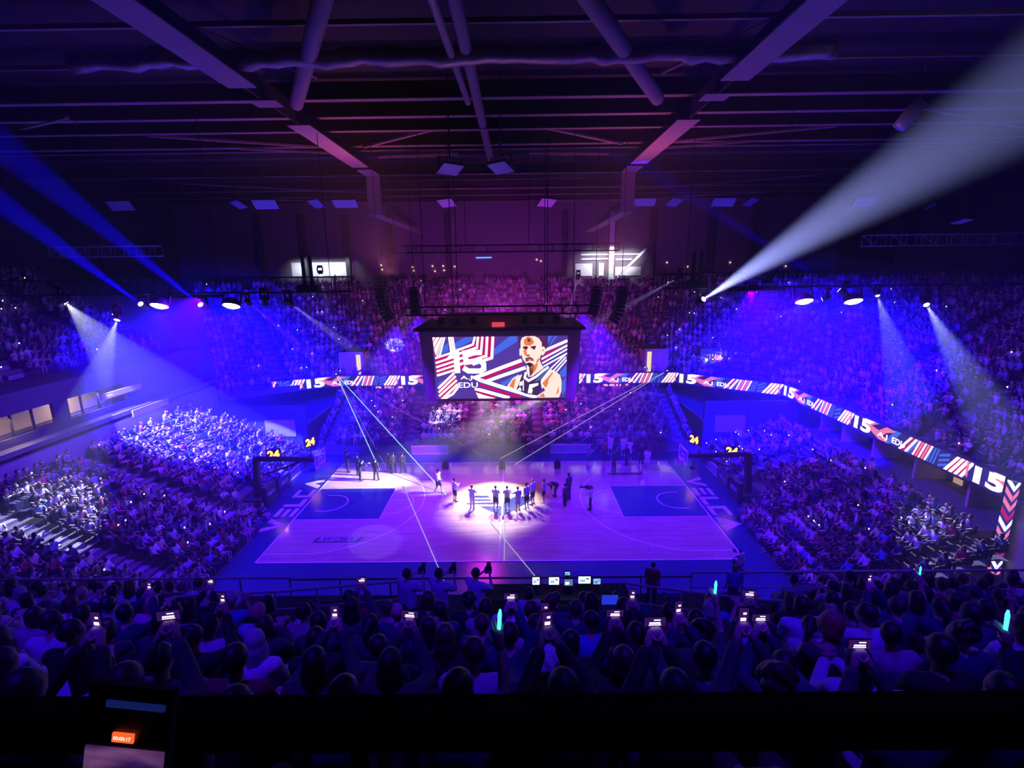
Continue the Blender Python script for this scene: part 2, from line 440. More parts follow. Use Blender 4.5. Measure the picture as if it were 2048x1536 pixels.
# centre emblem: navy arrow head with three speed bars
lg = MB()
for pts in ([(-1.55,-.95),(0.0,-2.35),(0.0,-.95)], [(.12,-2.35),(2.3,.1),(2.3,.55),(.9,.55),(.12,-.35)],
            [(-2.5,.75),(-1.1,.75),(-.9,.45),(-2.2,.45)], [(-2.2,.15),(-1.0,.15),(-.6,-.05),(-1.9,-.1)], [(-2.6,-.45),(-.2,-.3),(-.2,-.62),(-2.5,-.58)]):
    lg.poly([(p[0]+0,p[1]+.2,.012) for p in pts])
lg.build('centre_emblem', mat('emblem_blue', (.003,.010,.11), .3), court)
def floor_text(name, txt, size, x, y, rz, m, sx=1.0, bold=.02, shear=0.0):
    me = text_mesh(txt, size, 0, shear, bold, sx=sx); me.materials.append(m)
    o = link(name, me, court); o.location = (x,y,.012 if abs(x)<14 else -.012); o.rotation_euler = (0,0,rz); return o
m_letter = mat('floor_lettering_lilac', (.55,.52,.62), .35)
# VELCA along both baselines: outlined letters on the navy apron
def velca(s):
    """letters read from outside the court on the left, mirrored in place on the right"""
    g = MB()
    def P(pts): return pts
    L = {'V':[[(0,1),(.3,1),(.5,.35),(.7,1),(1,1),(.5,-.05)]],
         'E':[[(0,0),(1,0),(1,.22),(0,.22)],[(0,.39),(.9,.39),(.9,.61),(0,.61)],[(0,.78),(1,.78),(1,1),(0,1)]],
         'L':[[(0,0),(1,0),(1,.25),(.3,.25),(.3,1),(0,1)]],
         'C':[[(0,0),(1,0),(1,.22),(.28,.22),(.28,.78),(1,.78),(1,1),(0,1)]],
         'A':[[(0,0),(.5,1.05),(1,0),(.68,0),(.5,.42),(.32,0)]]}
    y = -4.1
    for ch, w in (('V',1.9),('E',1.25),('L',1.25),('C',1.3),('A',1.9)):
        for poly in L[ch]:
            q = [((py-.5)*1.35, y+px*w) for px,py in poly]   # x across apron, y along baseline
            if s < 0: q = [(-14.95-a*1.0, c) for a,c in q]
            else: q = [(14.95+a*1.0, -c) for a,c in q]
            g.poly([(a,c,-.012) for a,c in q])
        y += w+.22
    o = g.build('apron_lettering', m_letter, court); o['label'] = 'pale lettering reading VELCA along the baseline'
velca(-1); velca(1)
m_lg = mat('league_mark_plate', (.03,.02,.05), .3)
b = MB(); b.poly([(-11.6,-5.35,.012),(-8.75,-5.35,.012),(-8.55,-4.75,.012),(-11.4,-4.75,.012)]); b.build('league_mark_plate', m_lg, court)
me = text_mesh('B.LEAGUE', .62, 0, .25, .012, sx=.92); me.materials.append(mat('league_mark_letters', (.40,.32,.45), .35)); o = link('league_mark_lettering', me, court); o.location = (-10.1,-5.06,.02)
b = MB(); b.poly([(8.4,4.55,.012),(11.2,4.55,.012),(11.35,5.0,.012),(8.5,5.0,.012)]); b.build('sponsor_mark_plate', m_lg, court)

# ------------------------------------------------------------------ basket stands
m_pad = mat('stand_padding_navy', (.015,.017,.05), .6)
m_glass = mat('backboard_glass', (.6,.6,.7), .1); 
_b = m_glass.node_tree.nodes['Principled BSDF']; _b.inputs['Alpha'].default_value = .12
m_bw = mat('white_enamel', (.85,.83,.86), .35)
m_rim = mat('orange_rim', (.85,.12,.05), .35)
m_net = mat('white_net_cord', (.8,.8,.82), .7)
def basket(s, lab):
    r = empty('basket_stand', (0,0,0), 0, lab, 'basketball hoop', 'basketball stands')
    b = MB(); b.box2((s*16.6,-.65,0),(s*18.4,.65,.55)); b.box2((s*16.55,-.7,.0),(s*16.9,.7,1.5)); b.build('base', m_pad, r)
    b = MB(); b.bar((s*17.6,0,.5),(s*17.3,0,3.55),.42,.35); b.build('mast', m_pad, r)
    b = MB(); b.bar((s*17.35,0,3.45),(s*13.1,0,3.35),.22,.3); b.bar((s*17.0,0,2.2),(s*14.2,0,3.2),.1,.12); b.build('boom', m_pad, r)
    me = text_mesh('VELCA', .34, 0, 0, .01); me.materials.append(m_bw)
    t = link('padding_lettering', me, r); t.location = (s*16.53, 0 , .9); t.rotation_euler = (math.pi/2,0,-s*math.pi/2)
    X = s*12.8
    b = MB(); b.box2((X-.015,-.9,2.9),(X+.015,.9,3.95)); g = b.build('backboard', m_glass, r)
    fr = MB()
    for (y0,y1,z0,z1) in ((-.9,.9,2.9,2.96),(-.9,.9,3.89,3.95),(-.9,-.84,2.9,3.95),(.84,.9,2.9,3.95)): fr.box2((X-.03,y0,z0),(X+.03,y1,z1))
    fr.build('board_frame', m_bw, g)
    fr = MB()
    for (y0,y1,z0,z1) in ((-.295,.295,3.05,3.1),(-.295,.295,3.45,3.5),(-.295,-.245,3.05,3.5),(.245,.295,3.05,3.5)): fr.box2((X-.024,y0,z0),(X+.024,y1,z1))
    fr.build('target_square', m_bw, g)
    cx = s*12.425
    b = MB(); b.tube([(cx+.228*math.cos(a*math.pi/10), .228*math.sin(a*math.pi/10), 3.05) for a in range(21)], .014, 6, False)
    b.box2((X-s*.02,-.08,2.98),(X-s*.17,.08,3.06)); b.build('rim', m_rim, r)
    b = MB(); n = 12
    for j in range(n):
        for sg in (-1,1):
            pts = []
            for i in range(7):
                t = i/6; a = 2*math.pi*(j+sg*t*1.5)/n; rr = .228*(1-.5*t)+.03*t*t; pts.append((cx+rr*math.cos(a), rr*math.sin(a), 3.04-.42*t))
            b.tube(pts, .009, 3, False)
    b.build('net', m_net, r)
    return r
basket(-1, 'basketball hoop on a padded stand at the left end of the court'); basket(1, 'basketball hoop on a padded stand at the right end of the court')
# shot clocks on poles
m_clk = emi('amber_digits', (1.0,.32,.02), 9.0)
def shot_clock(x, y, z, rz, txt, lab):
    r = empty('shot_clock', (x,y,0), rz, lab, 'shot clock', 'shot clocks on poles')
    b = MB(); b.tube([(0,.05,0),(0,.05,z-.3)], .03, 8); b.lathe([(.25,0),(.25,.04),(.05,.06)], 12, (0,.05,0)); b.build('pole', m_black, r)
    b = MB(); b.box2((-.5,0,z-.42),(.5,.14,z+.42)); h = b.build('housing', m_black, r)
    me = text_mesh(txt, .8, 0, 0, .035); me.materials.append(m_clk); t = link('digits', me, h); t.location = (0,-.01,z-.0); t.rotation_euler = (math.pi/2,0,0)
    return r
shot_clock(-17.05,1.9,3.0,.35,'24','amber shot clock above the left courtside crowd, behind the left hoop')
shot_clock(-16.1,6.2,2.45,.95,'24','amber shot clock turned sideways at the far left court corner')
shot_clock(17.05,1.9,2.9,-.35,'24','amber shot clock above the right courtside crowd, behind the right hoop')
shot_clock(15.7,5.9,2.45,-1.0,'24','amber shot clock turned sideways at the far right court corner')
# ------------------------------------------------------------------ LED screens: flat pictures made of coloured polygons
LEDC = {'navy':((.030,.022,.26),1.0),'violet':((.10,.045,.42),1.0),'blue':((.07,.17,.95),1.0),'white':((1.0,.90,1.0),1.7),'pink':((1.0,.22,.42),1.1),
        'crimson':((.62,.004,.16),1.0),'plum':((.10,.02,.14),1.0),'skin':((1.0,.80,.70),1.2),'orange':((.85,.20,.07),1.2),'shade':((.20,.035,.06),1.0),'dark':((.03,.01,.05),1.0),'jersey':((.06,.02,.13),1.0),'steel':((.08,.2,.5),1.0)}
def led(n): c, s = LEDC[n]; return emi('led_'+n, c, s*LED_GAIN)
LED_GAIN = 1.05
def clip_poly(P, axis, lim, keep_less):
    out = []
    for i in range(len(P)):
        a, b = P[i-1], P[i]
        ia = (a[axis] <= lim) if keep_less else (a[axis] >= lim); ib = (b[axis] <= lim) if keep_less else (b[axis] >= lim)
        if ia != ib:
            t = (lim-a[axis])/(b[axis]-a[axis]); out.append((a[0]+(b[0]-a[0])*t, a[1]+(b[1]-a[1])*t))
        if ib: out.append(b)
    return out
def clip_rect(P, x0, x1, y0, y1):
    for ax, lm, kl in ((0,x0,False),(0,x1,True),(1,y0,False),(1,y1,True)):
        P = clip_poly(P, ax, lm, kl)
        if len(P) < 3: return []
    return P
def band(pts, w):
    """quads of a stripe along pts"""
    n = len(pts); P = [Vector(p) for p in pts]; L=[];R=[]
    for i in range(n):
        if i == 0: d = (P[1]-P[0]).normalized(); s = 1
        elif i == n-1: d = (P[-1]-P[-2]).normalized(); s = 1
        else:
            a = (P[i]-P[i-1]).normalized(); c = (P[i+1]-P[i]).normalized(); d = (a+c).normalized(); s = 1/max(.4,d.dot(a))
        q = Vector((-d.y,d.x))*w/2*s; L.append(P[i]+q); R.append(P[i]-q)
    return [[tuple(L[i]),tuple(L[i+1]),tuple(R[i+1]),tuple(R[i])] for i in range(n-1)]
def tess(poly):
    """triangulate a possibly concave polygon"""
    from mathutils.geometry import tessellate_polygon
    return [[poly[i] for i in t] for t in tessellate_polygon([[Vector((p[0],p[1],0)) for p in poly]])]
def text_polys(txt, x, y, h, w=None, shear=0.0, bold=.02):
    me = text_mesh(txt, 1.0, 0, shear, bold, align='LEFT')
    xs = [v.co.x for v in me.vertices]; ys = [v.co.y for v in me.vertices]
    sx0, sx1, sy0, sy1 = min(xs),max(xs),min(ys),max(ys); ky = h/(sy1-sy0); kx = (w/(sx1-sx0)) if w else ky
    out = [[(x+(me.vertices[i].co.x-sx0)*kx, y+(me.vertices[i].co.y-sy0)*ky) for i in p.vertices] for p in me.polygons]
    bpy.data.meshes.remove(me); return out
class Picture:
    def __init__(s): s.items = []      # (polygon, colour, layer)
    def p(s, col, poly, lay): 
        for t in (tess(poly) if len(poly) > 3 else [poly]): s.items.append((t, col, lay))
    def b(s, col, pts, w, lay):
        for q in band(pts, w): s.items.append((q, col, lay))
    def t(s, col, polys, lay):
        for q in polys: s.items.append((q, col, lay))
# ---- main screen picture, drawn on a 2970 x 1350 grid (y down)
def main_picture():
    g = Picture(); X0, Y0 = 40, 105
    g.p('violet', [(40,105),(3010,105),(3010,1455),(40,1455)], 0)
    for q in ([(520,240),(760,110),(945,110),(900,190),(540,370)],[(1385,370),(1736,105),(1906,105),(1906,215),(1385,515)],[(230,350),(365,230),(385,400),(200,480)],
              [(2580,105),(2680,105),(2600,240),(2560,300)],[(2720,105),(2790,105),(2640,300),(2610,300)],[(2850,900),(3010,720),(3010,980),(2910,1000)],[(2920,1080),(3000,1010),(3000,1300),(2920,1400)],
              [(95,1120),(250,1000),(120,1170)],[(1536,1100),(1900,930),(1760,1130),(1560,1180)]): g.p('blue', q, 1)
    g.p('crimson', [(40,105),(330,105),(95,530),(60,500)], 1)
    for q in ([(40,110),(110,110),(45,190)],[(50,215),(130,110),(200,110),(60,335)],[(60,360),(225,110),(260,110),(90,500)],[(100,520),(270,110),(290,110),(130,515)],[(150,510),(300,110),(330,110),(195,500)]): g.p('white', q, 3)
    g.p('white', [(385,105),(505,105),(540,420),(415,440)], 3)
    for x in (425,465): g.b('pink', [(x,108),(x+45,400)], 10, 4)
    g.p('crimson', [(75,560),(490,400),(490,850),(85,960)], 1)
    g.p('crimson', [(960,108),(1420,108),(1370,600),(560,800),(540,400),(910,270)], 1)
    for pts, w in (([(975,105),(925,270),(540,400)],60),([(1045,105),(1010,340),(600,470)],66),([(1140,105),(1100,430),(560,590)],66),([(1245,105),(1210,520),(560,710)],72),([(1370,105),(1335,560),(900,700)],76),
                   ([(490,430),(75,555)],55),([(490,535),(75,660)],58),([(490,630),(80,755)],55),([(490,720),(85,845)],52),([(490,820),(90,935)],62)): g.b('white', pts, w*.80, 3)
    g.p('crimson', [(470,860),(560,1180),(400,1390),(220,1470),(110,1460),(95,1250)], 1)
    for pts, w in (([(480,880),(95,1220)],62),([(510,950),(100,1310)],56),([(530,1040),(105,1395)],56),([(545,1130),(150,1475)],62),([(560,1190),(420,1350),(230,1450)],66)): g.b('white', pts, w*.80, 3)
    for pts, w in (([(2000,620),(1536,780),(1210,900),(880,1010)],96),([(2090,780),(1536,960),(1150,1090)],92),([(860,980),(1536,1200),(2350,1450)],104),([(930,1230),(1536,1400),(1720,1450)],92),
                   ([(2520,410),(3010,210)],78),([(2440,600),(3010,310)],52),([(2460,690),(3010,390)],40),([(2490,760),(3010,480)],40),([(2650,810),(2960,520)],36),([(2720,850),(2990,560)],36),([(2780,880),(3005,620)],36)): g.b('white', pts, w*.80, 3)
    for pts, w in (([(2030,690),(1536,860),(1080,1025)],60),([(1040,1140),(1536,1310),(2000,1450)],62),([(2520,495),(2900,350)],60),([(940,1290),(1400,1440)],46),([(2440,650),(2600,580)],40)): g.b('crimson', pts, w, 2)
    g.p('white', [(950,1320),(1200,1400),(1400,1455),(1010,1455)], 3)
    g.p('violet', [(590,905),(700,900),(860,880),(880,1000),(1030,1075),(1030,1225),(552,1225),(562,1060)], 4)
    # numerals and name
    g.p('white', [(485,490),(400,570),(340,545),(500,395),(612,395),(618,885),(490,885)], 5)
    for q in band([(1120,440),(740,450),(760,650),(1060,610),(1150,690),(1150,800),(1070,845),(800,840),(690,770)], 112): g.items.append((q,'white',5))
    g.t('white', [[(x, 2100-y) for x,y in q] for q in text_polys('A.J', 610, 2100-1050, 105, 270, bold=.012)], 6)
    g.t('white', [[(x, 2100-y) for x,y in q] for q in text_polys('EDU', 562, 2100-1212, 120, 440, bold=.012)], 6)
    # portrait of a player in a dark jersey
    B = lambda L: [(x+1536,y) for x,y in L]
    g.p('plum', B([(385,100),(1040,100),(1040,330),(985,420),(420,420)]), 5)
    g.p('skin', B([(120,1200),(260,1010),(400,930),(460,1000),(330,1270)]), 6); g.p('orange', B([(180,1180),(270,1040),(330,1010),(280,1240)]), 7)
    g.p('skin', B([(820,1400),(1000,1290),(890,1120),(1100,820),(1180,840),(1330,950),(1370,1100),(1370,1300),(1320,1450),(840,1450)]), 6)
    g.p('orange', B([(930,1130),(1160,880),(1170,910),(1070,1050),(1060,1150),(1010,1230)]), 7); g.p('orange', B([(850,1430),(960,1340),(1000,1440)]), 7); g.p('orange', B([(1240,1400),(1310,1180),(1310,1330)]), 7)
    g.p('skin', B([(580,720),(860,600),(900,700),(960,790),(700,980),(620,990),(570,850)]), 6); g.p('orange', B([(640,760),(830,680),(800,800),(740,900)]), 7); g.p('shade', B([(630,770),(740,740),(720,900),(650,985)]), 7)
    g.p('jersey', B([(330,1260),(450,930),(530,880),(560,1000),(620,1080),(700,1050),(900,870),(1060,740),(1110,790),(930,980),(890,1120),(930,1250),(800,1400),(560,1360)]), 7)
    g.p('steel', B([(740,1100),(1070,800),(1105,800),(850,1070)]), 8)
    for pts, w in ((B([(560,880),(530,1000),(620,1070),(790,980),(950,850),(1070,770)]),52),(B([(460,930),(330,1260)]),24),(B([(500,1050),(500,1290)]),22),(B([(1110,820),(910,1060),(930,1240)]),26)): g.b('white', pts, w, 9)
    g.p('white', B([(640,1150),(840,1120),(840,1170),(700,1230),(660,1350),(600,1340)]), 9); g.p('white', B([(420,1090),(480,1080),(480,1170),(400,1180)]), 9); g.p('white', B([(360,1270),(430,1200),(460,1290)]), 9); g.p('white', B([(690,1260),(720,1260),(690,1360),(670,1360)]), 9)
    g.p('skin', B([(905,340),(950,325),(990,370),(985,460),(940,520),(890,500)]), 7); g.p('shade', B([(920,400),(950,390),(945,440)]), 8); g.p('skin', B([(415,370),(448,350),(455,525),(415,515)]), 7)
    g.p('skin', B([(440,220),(470,140),(560,100),(740,100),(840,150),(905,240),(910,330),(900,480),(850,640),(760,720),(640,730),(560,690),(490,600),(455,480),(440,330)]), 8)
    g.p('orange', B([(515,180),(600,110),(690,140),(740,240),(660,310),(520,290)]), 9); g.p('shade', B([(590,150),(650,160),(660,230),(600,220)]), 10)
    g.p('shade', B([(490,325),(580,310),(610,350),(570,400),(500,370)]), 10); g.p('shade', B([(650,330),(760,305),(785,325),(750,400),(690,365)]), 10)
    g.p('dark', B([(520,340),(570,335),(570,365),(520,360)]), 11); g.p('dark', B([(690,345),(745,335),(740,370),(700,365)]), 11)
    g.p('orange', B([(500,400),(565,390),(585,500),(530,520)]), 10); g.p('shade', B([(560,505),(650,500),(640,528),(580,538)]), 10); g.p('orange', B([(800,620),(860,560),(850,640),(790,700)]), 9)
    g.p('shade', B([(545,575),(640,545),(720,585),(735,640),(640,625),(560,655)]), 10); g.p('orange', B([(585,600),(650,585),(705,610),(640,628)]), 11); g.p('dark', B([(560,690),(640,665),(740,715),(640,775)]), 10)
    return g
def picture_mesh(g, mapper, rect, seg=None):
    cols = sorted({c for _,c,_ in g.items}); mb = MB()
    for poly, c, lay in g.items:
        q = clip_rect(poly, *rect)
        if len(q) < 3: continue
        mb.cur = cols.index(c); mb.poly([mapper(x,y,lay) for x,y in q])
    me = mb.mesh('screen_image', [led(c) for c in cols])
    if len(cols) == 1: pass
    return me
# ---- centre-hung scoreboard
m_sb = mat('scoreboard_housing', (.75,.24,.30), .5, vary=.15, scale=2)  # reddish base colour carries the magenta glow on the frame
sb = empty('scoreboard', (0,0,13.2), 0, 'large centre-hung video scoreboard showing a player portrait and number 15', 'scoreboard')
def SB(p): return (p[0], p[1], p[2]-13.2)
b = MB()
def frustum(mb, z0, z1, a0, a1):
    """box with different lower and upper half sizes a=(x0,x1,y0,y1)"""
    lo = [(a0[0],a0[2],z0),(a0[1],a0[2],z0),(a0[1],a0[3],z0),(a0[0],a0[3],z0)]; hi = [(a1[0],a1[2],z1),(a1[1],a1[2],z1),(a1[1],a1[3],z1),(a1[0],a1[3],z1)]
    mb.add([SB(p) for p in lo+hi], [(3,2,1,0),(4,5,6,7),(0,1,5,4),(1,2,6,5),(2,3,7,6),(3,0,4,7)])
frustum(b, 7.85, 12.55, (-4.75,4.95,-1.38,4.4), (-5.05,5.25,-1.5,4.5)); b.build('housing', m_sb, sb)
b = MB(); frustum(b, 12.5, 12.68, (-5.35,5.5,-1.75,4.7), (-5.35,5.5,-1.75,4.7)); b.build('cornice', mat('cornice_dark', (.05,.03,.05), .5), sb)
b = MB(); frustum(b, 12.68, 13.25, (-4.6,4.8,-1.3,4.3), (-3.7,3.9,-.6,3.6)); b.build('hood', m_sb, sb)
g = main_picture()
def smap(x,y,lay):
    u = (x-40)/2970; v = 1-(y-105)/1350
    hw = 4.24+.06*v
    return SB((.1+(2*u-1)*hw, -1.40-.12*v-.012-.004*lay, 8.04+4.08*v))
o = link('screen_image', picture_mesh(g, smap, (40,3010,105,1455)), sb); o['label'] = 'bright screen picture with portrait, numerals 15 and name'
for s in (-1,1):
    b = MB(); b.box2(SB((.1+s*5.0 - .02, -.9, 8.3)), SB((.1+s*5.0+s*.16, 3.9, 12.1))); q = b.build('side_screen', led('navy'), sb)
    for k in range(6):
        b = MB(); x = .1+s*5.17; b.poly([SB(p) for p in [(x,-.8+k*.8,8.3),(x,-.45+k*.8,8.3),(x,-.05+k*.8,12.1),(x,-.4+k*.8,12.1)]]); b.build('screen_stripe', led('pink'), q)
b = MB(); b.box2(SB((-.4,-1.36,12.72)),SB((.4,-1.30,13.0))); b.build('red_beacon_panel', emi('dim_red_panel', (.9,.08,.14), .9), sb)
m_lens = emi('white_lamp_lens', (1,.95,.95), 14.0)
for x in (-3.6,-2.6,-1.6,1.7,2.7,3.7):
    b = MB(); b.box((x,-1.35,-.05),(.34,.3,.42)); b.box((x,-1.5,-.22),(.5,.12,.12)); h = b.build('hood_floodlight', m_black, sb)
    if x in (-2.6,2.7):
        for dx in (-.12,.12):
            for dz in (-.09,.09):
                d = MB(); d.lathe([(.07,0),(.07,.02)],10); q = d.build('lens', mat('dull_lens',(.4,.25,.3),.2), h); q.location = (x+dx,-1.52,-.02+dz); q.rotation_euler = (math.pi/2,0,0)
for x in (-3.0,3.2):
    for y in (0,3):
        b = MB(); b.tube([(x,y,0),(x,y,11.0)], .03, 6); b.build('hanging_cable', m_steel, sb)

# ---- ribbon screen round the balcony front
TILE = 9.8; RH = 1.05
def ribbon_picture():
    g = Picture()
    g.p('navy', [(0,0),(TILE,0),(TILE,RH),(0,RH)], 0)
    for q in ([(3.3,0),(3.7,0),(4.6,RH),(4.0,RH)],[(4.9,0),(5.4,0),(6.2,RH),(5.7,RH)],[(5.5,0),(5.62,0),(6.35,RH),(6.2,RH)]): g.p('blue', q, 1)
    for i in range(3): g.p('blue', [(6.75+i*.22,0),(6.87+i*.22,0),(7.15+i*.22,RH),(7.03+i*.22,RH)], 1)
    for i in range(3): g.p('blue', [(7.6+i*.0,.0+i*.3),(8.3,.28+i*.3),(8.3,.44+i*.3),(7.6,.16+i*.3)], 1)
    g.p('crimson', [(8.0,0),(9.2,0),(9.55,.2),(9.55,RH),(8.75,RH)], 2)
    for i in range(4): g.p('white' , [(8.0+i*.35,0),(8.22+i*.35,0),(8.97+i*.3,RH),(8.75+i*.3,RH)], 3)
    g.p('pink', [(9.42,.25),(9.56,.1),(9.56,RH),(9.42,RH)], 4)
    g.p('crimson', [(5.6,0),(6.7,0),(7.1,RH),(6.0,RH)], 2)
    for i in range(5): g.p('pink' if i%2 else 'white', [(5.65+i*.23,0),(5.78+i*.23,0),(6.2+i*.23,RH),(6.05+i*.23,RH)], 3)
    g.p('pink', [(1.1,RH),(2.6,RH),(1.9,.75),(2.6,.6),(3.3,RH),(4.15,.96),(3.3,.62),(3.05,.35),(3.6,0),(2.7,0),(2.0,.3),(1.4,.55)], 4)
    g.p('white', [(1.2,RH),(2.2,RH),(1.6,.72)], 5)
    for i in range(3): g.p('white' if i != 1 else 'crimson', [(4.5+i*.26,.0),(4.72+i*.26,.0),(5.55+i*.2,RH),(5.35+i*.2,RH)], 4)
    g.t('white', text_polys('15', .12, .04, .95, 1.75, bold=.05), 7)
    g.t('white', text_polys('A.J', 2.55, .12, .42, .95, bold=.03), 7)
    g.t('white', text_polys('EDU', 3.9, .15, .42, 1.15, bold=.03), 7)
    return g
RIB = ribbon_picture()
RP = [(-23.6,15.75),(-17.6,18.3),(17.9,18.3),(26.2,12.3),(26.2,-9.0)]
RZ = 4.5
S0 = math.hypot(6.0,2.55) + 6.44 - 2*TILE      # arc position of the first tile
rb = empty('ribbon_screen', (0,18.5,4.4), 0, 'long glowing ribbon screen repeating 15 A.J EDU along the balcony front', 'screen')
def RBL(p): return (p[0], p[1]-18.5, p[2]-4.4)
arc_s = 0.0
m_fas = mat('fascia_panel', (.06,.05,.07), .5)
for i in range(len(RP)-1):
    A = Vector(RP[i]); C = Vector(RP[i+1]); L = (C-A).length; d = (C-A)/L; nin = Vector((d.y,-d.x))   # towards the court
    b = MB()
    q = [A-nin*.05, C-nin*.05, C-nin*.28, A-nin*.28]
    vs = [RBL((p.x,p.y,RZ-.12)) for p in q]+[RBL((p.x,p.y,RZ+RH+.1)) for p in q]
    b.add(vs, [(3,2,1,0),(4,5,6,7),(0,1,5,4),(1,2,6,5),(2,3,7,6),(3,0,4,7)]); b.build('fascia', m_fas, rb)
    k0 = int(math.floor((arc_s-S0)/TILE)); k1 = int(math.floor((arc_s+L-S0)/TILE))
    for k in range(k0, k1+1):
        st = S0+k*TILE
        def rmap(x, y, lay, st=st, A=A, d=d, nin=nin, arc_s=arc_s):
            p = A+d*(st+x-arc_s)+nin*(.0+.004*lay); return RBL((p.x,p.y,RZ+y))
        lo = max(0, arc_s-st); hi = min(TILE, arc_s+L-st)
        if hi-lo < .02: continue
        link('screen_image', picture_mesh(RIB, rmap, (lo,hi,0,RH)), rb)
    arc_s += L
def led_column(x, y, z0, z1, sgn, lab, w=.42):
    r = empty('led_tower', (x,y,z0), 0, lab, 'screen')
    b = MB(); b.box2((-.12,-.0,0),(.12,w,z1-z0)); b.build('housing', m_fas, r)
    g = Picture(); h = z1-z0; g.p('navy', [(0,0),(w,0),(w,h),(0,h)], 0); n = int(h/.55)
    for k in range(n+1): g.p(('pink','white','crimson','pink')[k%4], [(0,k*.55-.3),(w,k*.55+.1),(w,k*.55+.42),(0,k*.55)], 1)
    link('screen_image', picture_mesh(g, lambda u,v,l: (sgn*(.125+.004*l), u, v), (0,w,0,h)), r)
    link('screen_image', picture_mesh(g, lambda u,v,l: (sgn*(.12-u*.57), -.004-.004*l, v), (0,w,0,h)), r)
led_column(26.1,-9.75,.4,5.55,-1,'upright pink striped screen column at the right end of the ribbon')
led_column(-26.6,-9.6,.4,3.3,1,'upright pink striped screen column at the left picture edge')
# ------------------------------------------------------------------ suites, concourses, corners
m_cream = mat('cream_suite_wall', (.72,.58,.45), .7, vary=.08, scale=2)
m_band = mat('terrace_front_panel', (.30,.28,.36), .5)
m_white = mat('white_concourse_wall', (.75,.76,.8), .6)
# right: suite recess under the ribbon
b = MB(); b.box2((24.06,-9.2,2.2),(30,8.2,2.62)); struct('suite_floor_right', b, m_tier)
b = MB(); b.box2((29,-9.2,2.62),(29.3,12,4.4)); struct('suite_wall_right', b, m_dark)
b = MB(); b.box2((26.3,-9.2,4.3),(30,12.2,4.4)); struct('suite_soffit_right', b, m_dark)
for k,y in enumerate((-9.1,-6.5,-2.6,1.2,4.6,7.4)):
    b = MB(); b.box2((26.9,y-.08,2.62),(29,y+.08,4.3)); p = b.build('suite_partition', m_cream); tag(p, kind='structure')
for (y0,y1) in ((-6.2,-5.2),(-3.9,-3.3),(-2.2,-1.2),(1.7,2.2)):
    b = MB(); b.box2((28.9,y0,2.7),(28.98,y1,4.2)); p = b.build('suite_doorway_panel', emi('warm_suite_light',(1.0,.62,.38),.55)); tag(p, kind='structure')
b = MB(); b.box2((24.15,-9.2,2.62),(24.25,8.2,3.2)); struct('suite_front_right', b, mat('suite_front_grey',(.2,.19,.22),.5))
b = MB(); b.box2((26.4,-16,0),(26.8,-9.2,4.4)); struct('end_wall_right', b, mat('end_wall_grey',(.3,.29,.32),.6))
# left: terrace fronts and lit suites
b = MB(); b.box2((-27.9,-16,0),(-27.5,13,5.9)); struct('terrace_wall_left', b, mat('terrace_wall_grey',(.22,.2,.25),.6,vary=.1,scale=1))
b = MB(); b.box2((-31.4,-16,6.2),(-27.5,13,6.5)); struct('suite_floor_left', b, m_tier)
for (y0,y1,z0,z1,x) in ((2.2,6.0,5.95,6.45,-27.2),(.2,3.9,7.75,8.15,-27.6)):
    b = MB(); b.box2((x,y0,z0),(x-.12,y1,z1)); tag(b.build('terrace_front', m_band), kind='structure')
b = MB(); b.box2((-31.5,-16,6.5),(-31.2,13,9.6)); struct('suite_wall_left', b, m_cream)
b = MB(); b.box2((-31.5,-16,8.35),(-28.3,13,9.6)); struct('suite_soffit_left', b, m_dark)
for (y0,y1) in ((-16,-8.5),(-2.6,-1.5),(3.4,13)):
    b = MB(); b.box2((-28.6,y0,6.5),(-28.4,y1,8.4)); tag(b.build('suite_screen_wall', m_dark), kind='structure')
for y in (-7,-5.2,-3.9,-.4,1.0,2.2):
    b = MB(); b.box2((-28.6,y-.05,6.5),(-28.5,y+.05,8.4)); tag(b.build('suite_mullion', m_black), kind='structure')
b = MB(); b.box2((-28.45,-16,6.2),(-28.3,13,7.0)); struct('suite_parapet_left', b, m_dark)
for (y0,y1) in ((-8.5,-2.6),(-1.5,3.4)):
    b = MB(); b.box2((-28.56,y0,7.0),(-28.52,y1,7.06)); tag(b.build('suite_handrail', m_black), kind='structure')
    area('suite_light', (-30,(y0+y1)/2,8.3), (-30.3,(y0+y1)/2,6), (1,.74,.5), 260, .5, y1-y0)
# far: booths under the ribbon
b = MB(); b.box2((-26,21.5,0),(26,21.8,4.4)); struct('booth_wall_far', b, m_dark)
b = MB(); b.box2((-18,18.0,3.0),(18,21.5,3.25)); struct('booth_floor_far', b, m_tier)
b = MB(); b.box2((-26.5,18.9,4.25),(26.5,21.8,4.42)); struct('booth_soffit_far', b, m_dark)
m_sign = emi('warm_booth_sign', (1.0,.40,.24), 1.6)
for (x,w) in ((11.9,2.0),(13.6,.4),(-13.2,1.0),(-11.9,.5),(-14.4,.6),(7.9,.35)):
    b = MB(); b.box2((x-w/2,21.38,3.45),(x+w/2,21.46,3.75)); r = b.build('booth_light_strip', m_sign); tag(r, kind='structure')
# corner tunnels of the lower bowl
for s in (-1,1):
    b = MB(); b.box2((s*18.4,11,0),(s*27,11.3,4.3)); b.box2((s*18.2,10.6,0),(s*18.5,18.5,2.6)); struct('corner_wall_'+('left' if s<0 else 'right'), b, m_dark)
    b = MB(); b.box2((s*19.4,10.9,1.4),(s*22.2,11.0,3.0)); struct('tunnel_panel_'+('left' if s<0 else 'right'), b, mat('tunnel_panel_grey',(.42,.4,.46),.5))
